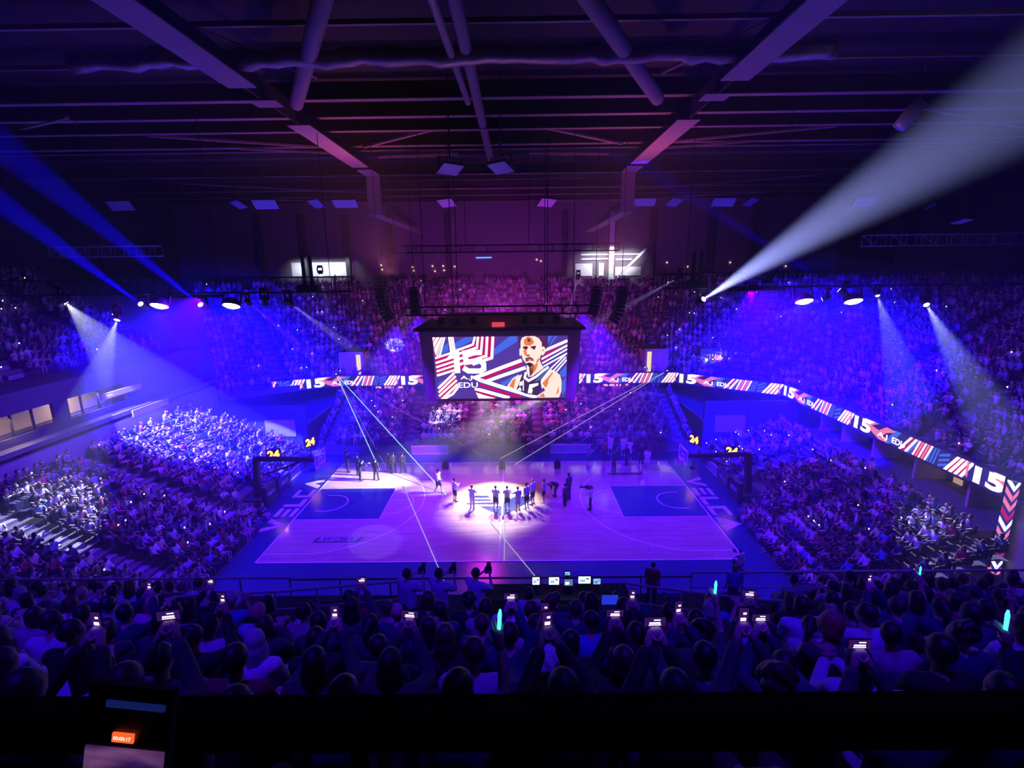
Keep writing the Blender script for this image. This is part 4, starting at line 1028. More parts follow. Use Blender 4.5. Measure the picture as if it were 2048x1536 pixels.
def setm(o, m):
    if len(o.data.materials) == 0: o.data.materials.append(m)
    o.material_slots[0].link = 'OBJECT'; o.material_slots[0].material = m
def place(name, me, parent, m, loc=None, rot=None):
    o = bpy.data.objects.new(name, me); COL.objects.link(o); o.parent = parent; setm(o, m)
    if loc is not None: o.location = loc
    if rot is not None: o.rotation_euler = rot
    return o
SKIN = [pm('skin',(.52,.35,.27)), pm('skin',(.60,.42,.33)), pm('skin',(.42,.27,.20)), pm('skin',(.12,.065,.045))]
HAIRC = {'black':pm('hair',(.012,.010,.011),.5),'brown':pm('hair',(.06,.033,.02),.5),'fair':pm('hair',(.55,.40,.24),.5),'grey':pm('hair',(.45,.45,.47),.6),'red':pm('hair',(.35,.08,.07),.5),'white':pm('hair',(.75,.75,.80),.8)}
CLOTH = {'white':pm('cloth',(.80,.80,.82)),'black':pm('cloth',(.012,.012,.014)),'navy':pm('cloth',(.015,.02,.09)),'grey':pm('cloth',(.28,.28,.31)),'pale blue':pm('cloth',(.42,.50,.72)),'charcoal':pm('cloth',(.05,.05,.058)),'cream':pm('cloth',(.62,.56,.47)),'blue':pm('cloth',(.06,.12,.55)),'dark red':pm('cloth',(.22,.02,.04)),'lilac':pm('cloth',(.48,.40,.6)),'bare':SKIN[0]}
def person(loc, rz, J, label, top='white', bottom='black', hair='short', hairc='black', skin=0, sleeve=.65, leg=2.0, hy=0, hp=0, group=None, sc=1.0, shoe='white', curl=.5, hem=0.0):
    r = bpy.data.objects.new('person', body_mesh(J, 'person', hy, hp, curl=curl)); COL.objects.link(r); setm(r, SKIN[skin])
    r.location = loc; r.rotation_euler = (0,0,rz); r.scale = (sc,sc,sc); tag(r, label, 'person', group)
    place('top', top_mesh(J, sleeve, hem=hem), r, CLOTH[top]); place('shorts' if leg <= 1 else 'trousers', bottom_mesh(J, leg), r, CLOTH[bottom])
    if hair: place('hair' if hair != 'cap' else 'hat', HAIRM[hair], r, HAIRC[hairc] if hairc in HAIRC else CLOTH[hairc], J['head'], (hp,0,hy))
    for S in 'LR': place('shoe', shoe_mesh(J,S), r, CLOTH[shoe])
    return r
# ------------------------------------------------------------------ people on the court
P2 = math.pi
ST = joints
G1 = 'players and staff lined up at centre court'
clap = dict(elL=(-.26,.12,1.2), elR=(.26,.12,1.2), wrL=(-.05,.34,1.28), wrR=(.05,.34,1.28))
walk = dict(kneeL=(-.1,.18,.53), ankL=(-.11,.22,.1), kneeR=(.1,.0,.52), ankR=(.11,-.25,.12), elL=(-.27,-.12,1.2), wrL=(-.25,.04,1.0), elR=(.27,.08,1.18), wrR=(.2,.3,1.12))
person((-4.82,1.6,0), -2.2, ST(**walk), 'player in white jersey and navy shorts walking into the light alone', 'white','navy','short','black',0,.15,.85, group=G1, sc=1.04)
person((-3.4,.05,0), -.9, ST(**clap), 'person in white shirt and black shorts clapping, left end of the line', 'white','black','short','black',0,.8,.9, group=G1, shoe='black')
person((-2.05,-1.1,0), -.5, ST(elL=(-.3,.1,1.3),wrL=(-.2,.2,1.6),elR=(.3,.1,1.25),wrR=(.1,.3,1.4)), 'person in all white raising both hands, second in the line', 'white','white','short','black',0,1.6,2.0, group=G1)
person((-.4,-1.25,0), -.25, ST(**clap), 'person in white shirt and navy shorts beside the floor emblem, third in line', 'white','navy','short','black',0,.7,.8, group=G1)
person((.4,-1.3,0), .15, ST(**clap), 'person in white shirt and navy shorts on the floor emblem, fourth in line', 'white','navy','short','black',1,.7,.85, group=G1)
person((1.14,-1.45,0), .6, ST(elL=(-.32,.16,1.3),wrL=(-.5,.36,1.42)), 'person in pale long shirt with one arm stretched left, fifth in line', 'lilac','lilac','short','black',0,.8,.95, group=G1, shoe='black')
person((1.75,-1.15,0), .8, ST(), 'tall person in lilac shirt and dark shorts, sixth in line', 'lilac','black','short','black',3,.8,.8, group=G1, sc=1.09)
person((2.2,-.55,0), 1.0, ST(), 'tall fair haired person in lilac shirt, seventh in line', 'lilac','black','short','fair',1,.8,.85, group=G1, sc=1.1, shoe='black')
person((3.0,-.2,0), 1.2, ST(), 'person in grey lilac shirt and dark shorts, eighth in line', 'lilac','navy','short','black',0,.8,.85, group=G1)
bend = dict(pelvis=(0,-.12,.92), hipL=(-.09,-.12,.9), hipR=(.09,-.12,.9), chest=(0,.28,1.06), neck=(0,.42,1.03), head=(0,.54,.98), shL=(-.19,.34,1.03), shR=(.19,.34,1.03), elL=(-.2,.38,.74), elR=(.2,.38,.74), wrL=(-.16,.36,.5), wrR=(.16,.36,.5))
person((3.9,.75,0), 1.75, ST(**bend), 'person in black bending forward with hands on knees', 'black','black','short','black',0,.9,2.0, group=G1, shoe='black', hp=-.9)
person((4.43,-1.0,0), .9, ST(elR=(.3,.1,1.2),wrR=(.2,.3,1.1)), 'shorter dark clad person in front of the tall dark one', 'charcoal','black','short','black',0,1.6,2.0, group=G1, shoe='white')
person((4.8,.15,0), .8, ST(), 'very tall dark clad person at the right end of the line', 'charcoal','charcoal','short','black',3,.8,2.0, group=G1, sc=1.16, shoe='black')
# camera operator with shoulder camera
cm = dict(elL=(-.3,.22,1.26), wrL=(-.16,.34,1.5), elR=(.3,.2,1.3), wrR=(.22,.25,1.55))
person((6.15,-1.4,0), 1.3, ST(**cm), 'camera operator in white bib with a camera on the shoulder', 'white','black','short','black',0,.1,2.0, shoe='black')
def video_camera(loc, rz, lab, sc=1.0):
    r = empty('video_camera', loc, rz, lab, 'camera'); r.scale = (sc,sc,sc)
    b = MB(); b.box((0,0,0),(.16,.42,.2)); b.box((0,-.28,0),(.13,.14,.17)); b.build('camera_body', m_black, r)
    b = MB(); b.tube([(0,.2,0),(0,.46,0)],[.06,.075],10); b.box((0,.5,0),(.2,.08,.15)); b.build('lens_barrel', m_black, r)
    b = MB(); b.bar((-.05,.12,.1),(-.12,.12,.16),.05); b.box((-.16,.06,.17),(.1,.16,.08)); b.build('viewfinder', m_black, r)
    b = MB(); b.tube([(0,-.12,.1),(0,-.1,.17),(0,.1,.17),(0,.12,.1)],.018,6); b.build('carry_handle', m_black, r)
    return r
video_camera((5.95,-1.28,1.63), 1.35, 'black shoulder video camera carried on the court, pointing left')
# left group in black suits
G2 = 'performers in black at the left end of the court'
wide = dict(ankL=(-.2,0,.08), ankR=(.2,0,.08), kneeL=(-.15,.02,.52), kneeR=(.15,.02,.52))
arm = dict(elR=(.32,.22,1.36), wrR=(.36,.48,1.42))
person((-12.95,5.6,0), -1.2, ST(**arm), 'performer in black near the left hoop stretching one arm, leftmost', 'black','black','short','black',1,1.9,2.0, group=G2, shoe='black')
person((-11.9,4.95,0), -.6, ST(), 'performer in black standing behind the leaning one at left', 'black','black','short','black',1,1.9,2.0, group=G2, shoe='black')
lean = dict(chest=(0,.12,1.34), neck=(0,.2,1.48), head=(0,.27,1.6), shL=(-.19,.14,1.42), shR=(.19,.14,1.42), elR=(.36,.36,1.4), wrR=(.4,.62,1.48), elL=(-.3,.1,1.2), wrL=(-.25,.3,1.1))
person((-11.4,3.85,0), -1.0, ST(**lean), 'performer in black leaning forward over the bright floor', 'black','black','short','black',1,1.9,2.0, group=G2, shoe='black')
person((-10.15,4.0,0), -.3, ST(**wide), 'performer in black standing astride nearest the painted key', 'black','black','short','black',1,1.9,2.0, group=G2, shoe='black')
person((-9.55,5.7,0), .3, ST(**arm), 'performer in black half hidden in the middle of the group', 'black','black','short','black',1,1.9,2.0, group=G2, shoe='black')
person((-9.05,5.4,0), .4, ST(), 'performer in black second from the right of the group', 'black','black','short','black',0,1.9,2.0, group=G2, shoe='black')
person((-8.3,5.35,0), .2, ST(**wide), 'performer in black at the right end of the group', 'black','black','short','black',1,1.9,2.0, group=G2, shoe='black')
person((-13.4,6.6,0), -1.4, ST(), 'person in dark clothes by the far left court corner', 'charcoal','charcoal','short','black',1,1.9,2.0, group=G2, shoe='black')
person((-10.9,7.0,0), -.4, ST(), 'performer in black at the back beside the sideline', 'black','black','short','black',1,1.9,2.0, group=G2, shoe='black')
# right group: visiting team and crew
G3 = 'team and crew at the far right of the court'
for i,(x,y,rz,tp,bt,lg,lab,sk) in enumerate(((9.5,9.2,2.6,'white','white',.9,'player in white standing back by the far boards at right',0),(9.1,5.4,2.2,'black','black',2.0,'crew member in black in front of the far right players',0),
    (8.7,7.6,2.4,'dark red','black',2.0,'person in dark red beside the white case at far right',0),(10.6,8.9,3.0,'white','white',.9,'player in white jersey, middle of the far right group',2),(10.95,8.0,2.8,'white','white',.85,'player in white jersey standing in front of the far right group',3),
    (10.4,6.6,2.0,'black','black',2.0,'crew member in black crouching over gear at far right',0),(11.7,6.9,2.9,'black','black',2.0,'tall person in black, right of the white jerseys',0),(11.9,5.7,2.6,'white','white',.9,'player in white shorts nearest the right hoop',1),
    (12.6,8.8,2.8,'charcoal','black',2.0,'person in charcoal at the far right court corner',0),(7.4,8.2,2.9,'grey','grey',2.0,'small person in grey at the left of the far right group',1))):
    person((x,y,0), rz, ST(**(clap if i in (3,7) else {})), lab, tp, bt, 'short','black',sk,.4 if tp=='white' else 1.8, lg, group=G3, shoe='white' if tp=='white' else 'black', sc=.75 if i==9 else 1.03)
# effect units standing on the floor behind the line
for (x,lab) in ((-4.9,'left'),(-.15,'middle'),(4.5,'right')):
    r = empty('floor_effect_unit', (x,6.2,0), 0, 'dark box shaped effect unit on the floor, %s one of three' % lab, 'stage equipment', 'floor effect units')
    b = MB(); b.box((0,0,.3),(.5,.45,.5)); b.box((0,0,.62),(.36,.32,.16)); b.build('case', m_black, r)
    b = MB(); b.lathe([(.1,0),(.13,.1)],10,(0,0,.7)); b.build('nozzle', m_black, r)
    b = MB(); b.box((0,0,.03),(.56,.5,.05)); b.build('base_plate', m_steel, r)
b = MB(); b.box((8.95,7.9,1.02),(.5,.35,.3)); 
# advertising boards round the court
def ad_board(x, y, rz, w, lab, txt=None, lit=False):
    r = empty('advertising_board', (x,y,0), rz, lab, 'sign', 'courtside advertising boards')
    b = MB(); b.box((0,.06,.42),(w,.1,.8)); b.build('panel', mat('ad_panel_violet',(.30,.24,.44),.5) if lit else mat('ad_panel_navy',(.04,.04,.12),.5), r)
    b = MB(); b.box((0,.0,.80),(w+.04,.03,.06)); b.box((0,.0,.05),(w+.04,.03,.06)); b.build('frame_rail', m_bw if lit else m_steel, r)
    for s in (-1,1): b = MB(); b.bar((s*w*.4,.1,.0),(s*w*.4,.45,.05),.06); b.bar((s*w*.4,.42,.03),(s*w*.4,.1,.6),.05); b.build('leg', m_black, r)
    if txt:
        me = text_mesh(txt, .42, 0, 0, .01); me.materials.append(m_bw); t = link('board_lettering', me, r); t.location = (0,-.004,.42); t.rotation_euler = (P2/2,0,0)
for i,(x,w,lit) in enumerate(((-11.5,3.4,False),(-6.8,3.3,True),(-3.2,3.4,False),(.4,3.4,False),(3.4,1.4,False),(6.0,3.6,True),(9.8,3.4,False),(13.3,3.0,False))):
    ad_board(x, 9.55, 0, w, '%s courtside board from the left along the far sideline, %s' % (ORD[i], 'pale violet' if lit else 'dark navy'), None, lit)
for i,(y,lit,tx) in enumerate(((7.3,False,None),(4.9,True,None),(2.9,False,'VELCA'))):
    ad_board(-16.95, y, P2/2, 1.9, '%s board behind the left baseline counted from the far corner' % ORD[i], tx, lit)
    ad_board(16.95, y, -P2/2, 1.9, '%s board behind the right baseline counted from the far corner' % ORD[i], tx, lit)
# ------------------------------------------------------------------ near tier with the spectators in front of the camera
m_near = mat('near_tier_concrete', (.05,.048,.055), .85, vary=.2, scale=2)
NEAR = [(-26,-22.7),(26,-22.7)]
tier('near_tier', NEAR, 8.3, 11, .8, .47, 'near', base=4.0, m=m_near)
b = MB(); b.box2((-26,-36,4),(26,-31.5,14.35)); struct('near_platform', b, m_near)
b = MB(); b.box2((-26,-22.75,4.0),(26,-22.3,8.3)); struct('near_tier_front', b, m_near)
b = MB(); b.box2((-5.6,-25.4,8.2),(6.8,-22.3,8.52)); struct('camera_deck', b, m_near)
# parapet rail on the tier front
def rail(name, pts, posts, lab, m, r=.035, h=1.0, mid=True, group=None):
    root = empty(name, pts[0], 0, lab, 'railing', group); o = Vector(pts[0])
    b = MB(); b.tube([Vector(p)-o for p in pts], r, 8); b.build('top_rail', m, root)
    if mid: b = MB(); b.tube([Vector(p)-o-Vector((0,0,h*.5)) for p in pts], r*.6, 6); b.build('mid_rail', m, root)
    tot = sum((Vector(pts[i+1])-Vector(pts[i])).length for i in range(len(pts)-1))
    for i in range(posts):
        t = i/(posts-1)*tot; k = 0
        while k < len(pts)-2 and t > (Vector(pts[k+1])-Vector(pts[k])).length: t -= (Vector(pts[k+1])-Vector(pts[k])).length; k += 1
        a = Vector(pts[k]); c = Vector(pts[k+1]); p = a+(c-a).normalized()*t-o
        b = MB(); b.tube([p, p-Vector((0,0,h))], r*.8, 6); b.build('post', m, root)
    return root
m_rail = mat('rail_paint_grey', (.45,.42,.46), .35, metal=.3)
rail('parapet_railing', [(-14,-22.35,9.05),(-4.4,-22.35,9.05)], 9, 'left stretch of the steel rail along the front of the near tier', m_rail, .03, .75)
rail('parapet_railing', [(5.2,-22.35,9.1),(15,-22.35,9.1)], 9, 'right stretch of the steel rail along the front of the near tier', m_rail, .03, .8)
rail('parapet_railing', [(-4.4,-22.35,9.0),(5.2,-22.35,9.0)], 9, 'low dark rail in front of the camera deck', mat('dark_rail',(.1,.09,.1),.4), .025, .5, False)
rail('deck_railing', [(-7.0,-23.5,9.35),(-4.2,-23.15,9.25),(-1.7,-22.75,9.2)], 7, 'slanting handrail down the left side of the camera deck', m_rail, .03, .9)
rail('deck_railing', [(3.4,-22.85,9.2),(4.6,-23.15,9.2),(5.9,-23.5,9.25),(7.3,-23.7,9.25)], 7, 'slanting handrail down the right side of the camera deck', m_rail, .03, .9)
# near handrail right in front of the lens
rr = empty('balcony_rail', (1.0,-31.75,14.3), 0, 'wide black balcony rail crossing the foreground', 'railing')
b = MB(); b.box2((-6,-.03,.60),(6,.03,.715)); b.build('top_board', mat('rail_board_black',(.008,.008,.009),.7), rr)
m_olive = mat('rail_frame_olive', (.05,.045,.03), .6)
b = MB(); b.box2((-6,-.02,.575),(6,.04,.60)); b.build('frame_bar', m_olive, rr)
for x in (-4.9,-3.4,-1.85,-.38,.06,1.6,3.1,4.6): b = MB(); b.box2((x-.02,-.02,-.1),(x+.03,.04,.575)); b.build('post', m_olive, rr)

SPJ = {}
SPJ['lap'] = (joints(True, elL=(-.22,.06,.70), elR=(.22,.06,.70)), 0, 0)
SPJ['look left'] = (joints(True, elL=(-.22,.04,.72), wrL=(-.12,.26,.66), elR=(.22,.06,.70)), .55, .05)
SPJ['look right'] = (joints(True, elR=(.22,.1,.72), wrR=(.05,.3,.7), elL=(-.22,.06,.70)), -.6, -.05)
SPJ['phone'] = (joints(True, elL=(-.22,.2,.86), elR=(.24,.2,.86), wrL=(-.03,.40,1.14), wrR=(.07,.40,1.14)), 0, .12)
SPJ['clap'] = (joints(True, elL=(-.22,.12,.74), elR=(.22,.12,.74), wrL=(-.03,.32,.92), wrR=(.03,.32,.92)), .1, 0)
SPJ['arm up'] = (joints(True, elR=(.25,.12,1.04), wrR=(.22,.2,1.30), elL=(-.22,.06,.70)), -.15, .1)
SPV = {}
for k,(J,hy,hp) in SPJ.items():
    SPV[k] = (body_mesh(J,'person',hy,hp,.024), top_mesh(J,.75), top_mesh(J,1.85), bottom_mesh(J,1.9), J, hy, hp)
m_phone = mat('phone_case_black', (.01,.01,.012), .4)
PH_S = [emi('phone_screen_white',(.9,.72,1.0),1.8), emi('phone_screen_violet',(.10,.02,.30),.35)]
def phone(loc, rz, lab, land=False, parent=None):
    r = empty('phone', loc, rz, lab, 'phone', 'phones held up by spectators'); w,h = (.15,.075) if land else (.075,.15)
    b = MB(); b.box((0,0,0),(w,.009,h)); b.build('case', m_phone, r)
    b = MB(); b.box((0,-.006,0),(w-.008,.002,h-.008)); s = b.build('screen', PH_S[1], r)
    for (q,e,f,g_) in ((0,-.1,.5,.16),(.1,.2,.3,.10),(0,-.3,.55,.08)):
        b = MB(); b.box((w*q,-.008,e*h),(w*f,.002,h*g_)); b.build('bright_picture', PH_S[0], s)
    return r
WANT_PHONE = [(1085,1255),(1180,1280),(460,1245),(1247,1203),(1480,1213),(1492,1232),(1550,1213),(1405,1240),(1623,1325),(1485,1380),(638,1256),(805,1243),(315,1315),(165,1325),(1160,1318),(425,1183),(282,1178),(727,1182),(1760,1175),(1020,1192)]
WANT_STICK = [(950,1310),(1402,1268),(2035,1390),(1855,1157)]
SEATL = []
for k in range(11):
    y = -31.22+.8*k; z = 13.0-.47*k
    x0 = on_plane(-60,px_of((1,y,z+1.1))[1],1,y).x; x1 = on_plane(2108,px_of((1,y,z+1.1))[1],1,y).x
    n = int((x1-x0)/.585)
    for j in range(n):
        x = x0+(j+.5)*(x1-x0)/n+RNG.normal(0,.015)
        if k >= 7 and -5.7 < x < 6.9: continue
        if k == 0 and j % 2 == 0: continue
        if RNG.random() < .06 and k > 2: continue
        SEATL.append([k,x,y+RNG.normal(0,.03),z])
use = {}
for kind, wants, off in (('phone',WANT_PHONE,(0.02,.43,1.27)),('arm up',WANT_STICK,(.22,.2,1.45))):
    for w in wants:
        best = min((i for i in range(len(SEATL)) if i not in use and SEATL[i][0] > 0), key=lambda i: (px_of((SEATL[i][1]+off[0],SEATL[i][2]+off[1],SEATL[i][3]+off[2]))[0]-w[0])**2+(px_of((SEATL[i][1]+off[0],SEATL[i][2]+off[1],SEATL[i][3]+off[2]))[1]-w[1])**2*2)
        use[best] = kind
SPECIAL = [((1840,1365),dict(hair='bald',hairc='brown',top='charcoal')),((1050,1330),dict(hair='fluffy',hairc='white',top='cream')),((1380,1360),dict(hair='short',hairc='black',top='black')),((1250,1340),dict(hair='long',hairc='brown',top='black')),
           ((1760,1240),dict(hair='short',hairc='black',top='lilac')),((530,1225),dict(hair='short',hairc='fair',top='pale blue')),((470,1225),dict(hair='fluffy',hairc='grey',top='blue')),((790,1250),dict(hair='bald',hairc='black',top='navy')),((220,1215),dict(hair='fluffy',hairc='black',top='blue')),
           ((870,1290),dict(hair='long',hairc='brown',top='black')),((740,1310),dict(hair='short',hairc='black',top='charcoal')),((1640,1320),dict(hair='bob',hairc='red',top='charcoal')),((40,1385),dict(hair='bob',hairc='black',top='lilac')),((150,1390),dict(hair='long',hairc='black',top='lilac'))]
spec = {}
for w,d in SPECIAL:
    best = min((i for i in range(len(SEATL)) if i not in spec), key=lambda i: (px_of((SEATL[i][1],SEATL[i][2],SEATL[i][3]+1.17))[0]-w[0])**2+(px_of((SEATL[i][1],SEATL[i][2],SEATL[i][3]+1.17))[1]-w[1])**2)
    spec[best] = d
ROWN = ['row below rail','first row ahead','second row ahead','third row ahead','fourth row ahead','fifth row ahead','sixth row ahead','seventh row ahead','eighth row ahead','ninth row ahead','tier front row']
def ordinal(n):
    return ('%d%s' % (n, 'th' if 10 <= n%100 <= 20 else {1:'st',2:'nd',3:'rd'}.get(n%10,'th')))
cnt = {}
TOPN = ['black','charcoal','navy','white','pale blue','grey','blue','black','charcoal','cream','lilac','dark red','black','navy']
m_stick = emi('light_stick_glow', (.05,.85,.75), 3.0)
NPH = 0
for i,(k,x,y,z) in enumerate(SEATL):
    cnt[k] = cnt.get(k,0)+1
    pose = use.get(i) or RNG.choice(['lap','look left','look right','clap','lap'], p=[.34,.2,.2,.13,.13])
    bodym, topS, topL, trou, J, hy, hp = SPV[pose]
    d = spec.get(i, {})
    hr = d.get('hair') or str(RNG.choice(['short','bob','long','ponytail','bun','fluffy','cap'], p=[.40,.22,.17,.07,.04,.05,.05]))
    hc = d.get('hairc') or (str(RNG.choice(['black','brown','fair','grey'], p=[.66,.25,.05,.04])) if hr != 'cap' else str(RNG.choice(['black','navy','white'])))
    tp = d.get('top') or TOPN[RNG.integers(len(TOPN))]
    if pose == 'phone' and tp in ('white','pale blue','grey','cream','lilac'): tp = ['black','charcoal','navy'][i%3]
    s = RNG.normal(1.0,.03); rz = RNG.normal(0,.07)
    r = bpy.data.objects.new('person', bodym); COL.objects.link(r); setm(r, SKIN[RNG.integers(3)])
    r.location = (x,y,z); r.rotation_euler = (0,0,rz); r.scale = (s,s,s)
    hw = {'short':'short %s hair' % hc,'bob':'%s bobbed hair' % hc,'long':'long %s hair' % hc,'ponytail':'%s ponytail' % hc,'bun':'%s hair bun' % hc,'fluffy':'fluffy %s hair' % hc,'cap':'%s cap' % hc,'bald':'bald crown'}[hr]
    act = {'phone':'filming spectator','arm up':'spectator raising light stick'}.get(pose,'spectator')
    tag(r, '%s, %s, %s top, %s from left, %s' % (act, hw, tp, ordinal(cnt[k]), ROWN[k]), 'person', 'spectators seated in the near tier')
    place('top', topL if ((i*7)%3 == 0 or pose == 'phone') else topS, r, CLOTH[tp]); place('trousers', trou, r, CLOTH[['black','navy','charcoal','grey'][(i*5)%4]])
    place('hair' if hr != 'cap' else 'hat', HAIRM[hr], r, HAIRC[hc] if hr != 'cap' else CLOTH[hc], J['head'], (hp,0,hy))
    if pose == 'phone':
        NPH += 1; c = Vector((x,y,z))+Matrix.Rotation(rz,3,'Z')@Vector((.02,.455,1.26))*s
        phone(c, rz, 'lit phone held up by the filming spectator, %s from left in the %s' % (ordinal(cnt[k]), ROWN[k]), NPH%2 == 0)
    if pose == 'arm up':
        c = Vector((x,y,z))+Matrix.Rotation(rz,3,'Z')@Vector((.215,.225,1.38))*s
        q = empty('light_stick', c, rz, 'glowing cyan light stick held up %s from left, %s' % (ordinal(cnt[k]), ROWN[k]), 'light stick', 'cyan light sticks')
        b = MB(); b.tube([(0,0,-.06),(0,.0,.02)],.014,8); b.build('grip', m_phone, q); b = MB(); b.tube([(0,0,.02),(.005,.01,.12),(.008,.015,.15)],[.011,.013,.006],8); b.build('glow_tube', m_stick, q)
# nearest spectators of the side stands
rows = {}
for (_, side, kk, sv) in PICK: rows.setdefault((side,kk,round(sv[2],2),round(abs(sv[0]),1)),[]).append(sv)
for side in ('right','left'):
    rk = sorted([r for r in rows if r[0] == side], key=lambda r: r[3])
    for ri, rkey in enumerate(rk):
        for n, sv in enumerate(sorted(rows[rkey], key=lambda v: v[1])):
            pose = str(RNG.choice(['lap','look left','look right','clap'])); bodym, topS, topL, trou, J, hy, hp = SPV[pose]
            hr = str(RNG.choice(['short','bob','long','ponytail'])); hc = str(RNG.choice(['black','brown'])); tp = TOPN[RNG.integers(len(TOPN))]
            r = bpy.data.objects.new('person', bodym); COL.objects.link(r); setm(r, SKIN[RNG.integers(3)]); r.location = sv[:3]; r.rotation_euler = (0,0,sv[3]+RNG.normal(0,.06))
            hw = {'short':'short %s hair' % hc,'bob':'%s bobbed hair' % hc,'long':'long %s hair' % hc,'ponytail':'%s ponytail' % hc}[hr]
            tag(r, 'spectator, %s, %s top, %s from near end, %s row, %s stand' % (hw, tp, ordinal(n+1), ORD[ri], side), 'person', 'spectators in the near corner of the %s stand' % side)
            place('top', topS if n%2 else topL, r, CLOTH[tp]); place('trousers', trou, r, CLOTH[['black','navy','charcoal','grey'][n%4]]); place('hair', HAIRM[hr], r, HAIRC[hc], J['head'], (hp,0,hy))
# seats of the near tier
seat_proto = MB(); seat_proto.box((0,.08,.42),(.48,.42,.06)); seat_proto.box((0,-.2,.66),(.48,.05,.5)); sm_ = seat_proto.mesh('seat', [m_seat])
near = bpy.data.objects['near_tier']
mb = MB()
for (k,x,y,z) in SEATL:
    mb.box((x,y+.08,z+.36),(.48,.42,.06)); mb.box((x,y-.24,z+.60),(.48,.05,.42))
tag(mb.build('seat_rows', m_seat, near), kind='stuff')
# ------------------------------------------------------------------ photographers, operators and their gear on the camera deck
PHJ = joints(elL=(-.27,.22,1.3), wrL=(-.06,.42,1.5), elR=(.28,.2,1.3), wrR=(.08,.4,1.5))
def stills_camera(loc, lab):
    r = empty('photo_camera', loc, 0, lab, 'camera', 'cameras of the photographers')
    b = MB(); b.box((0,0,0),(.15,.09,.11)); b.box((0,0,.07),(.06,.07,.05)); b.build('camera_body', m_black, r)
    b = MB(); b.tube([(0,.04,0),(0,.12,0),(0,.13,0),(0,.24,0)],[.04,.045,.05,.05],10); b.build('long_lens', m_black, r)
for i,(x,lab) in enumerate(((-1.2,'left'),(-.55,'middle'),(.2,'right'))):
    person((x,-23.9,8.52), -.55, PHJ, 'photographer in blue shirt aiming a camera at the court, %s of three' % lab, 'pale blue','black','short','black',0,.7,2.0, group='photographers on the camera deck', shoe='black', sc=.97)
    stills_camera((x+.24,-23.55,8.52+1.5*.97+.03), 'black camera with long lens held by the %s photographer' % lab)
desk = empty('control_desk', (1.75,-22.95,8.52), 0, 'long black control desk carrying the bright monitors', 'desk')
b = MB(); b.box((0,0,.5),(3.6,.6,.05)); b.build('desk_top', m_black, desk)
for s in (-1.7,0,1.7):
    b = MB(); b.box((s,0,.24),(.05,.5,.48)); b.build('leg', m_black, desk)
m_scr = [emi('monitor_screen_white',(.75,.9,.95),2.2), emi('monitor_screen_blue',(.25,.5,.85),1.3), emi('monitor_screen_dim',(.12,.22,.45),1.0)]
def monitor(px, py, wpx, hpx, c, lab):
    p = on_plane(px, py, 1, -23.0); k = (p-CAM).dot(_fw)/FPX; w = wpx*k; h = hpx*k
    r = empty('monitor', (p.x,p.y,9.045), 0, lab, 'monitor', 'monitors on the control desk'); dz = p.z-9.045
    b = MB(); b.box((0,.02,dz),(w+.03,.03,h+.03)); b.build('housing', m_black, r)
    b = MB(); b.box((0,.0,dz),(w,.006,h)); s = b.build('screen', m_scr[c], r)
    b = MB(); b.box((-.15*w,-.006,dz-.1*h),(w*.45,.004,h*.4)); b.build('screen_window', m_scr[(c+1)%3], s)
    b = MB(); b.box((.25*w,-.006,dz+.2*h),(w*.25,.004,h*.25)); b.build('screen_window', m_scr[2], s)
    b = MB(); b.bar((0,.04,dz-h*.3),(0,.06,.01),.05,.03); b.box((0,.05,.01),(.2,.16,.02)); b.build('stand', m_black, r)
for i,(px,py,w,h,c) in enumerate(((1072,1162,14,16,0),(1108,1162,20,16,0),(1137,1165,17,14,2),(1169,1160,24,15,0),(1194,1163,14,12,1),(1135,1147,10,7,1))):
    monitor(px,py,w,h,c,'%s bright monitor from the left on the control desk' % ORD[i] if i < 5 else 'small raised monitor behind the desk monitors')
for i,(px,tp,hr) in enumerate(((1058,'pale blue','bob'),(1112,'black','short'),(1166,'blue','short'),(1232,'pale blue','short'))):
    x = on_plane(px,1175,1,-23.7).x
    r = bpy.data.objects.new('person', SPV['lap'][0]); COL.objects.link(r); setm(r, SKIN[0]); r.location = (x,-23.75,8.3 if i else 8.42)
    tag(r, '%s operator from the left at the control desk, %s top' % (ORD[i],tp), 'person', 'operators at the control desk')
    place('top', SPV['lap'][1], r, CLOTH[tp]); place('trousers', SPV['lap'][3], r, CLOTH['black']); place('hair', HAIRM[hr], r, HAIRC['black'], SPV['lap'][4]['head'])
    q = empty('desk_chair', (x,-23.75,8.52), 0, 'chair of the %s operator from the left' % ORD[i], 'chair', 'chairs at the control desk')
    b = MB(); b.box((0,.02,.2 if i else .3),(.44,.44,.05)); b.build('seat', m_black, q); b = MB(); b.box((0,-.24,.5),(.42,.05,.4)); b.build('backrest', m_black, q); b = MB(); b.tube([(0,0,0),(0,0,.19)],.04,8); b.build('pedestal', m_black, q)
# laptop of a spectator, blue screen
p = on_plane(1222,1208,1,-24.9)
r = empty('laptop', (p.x,p.y,p.z-.12), 0, 'open laptop with blue screen behind the control desk', 'laptop')
b = MB(); b.box((0,.12,.125),(.32,.012,.22)); b.build('lid', m_phone, r); b = MB(); b.box((0,.112,.125),(.30,.004,.2)); b.build('screen', emi('laptop_blue',(.02,.05,.9),.8), r); b = MB(); b.box((0,0,.008),(.32,.23,.016)); b.build('keyboard_base', m_phone, r)
b = MB(); b.box2((p.x-.3,p.y-.2,8.52),(p.x+.3,p.y+.25,p.z-.12)); tag(b.build('equipment_case', m_black), 'black equipment case under the open laptop', 'case')
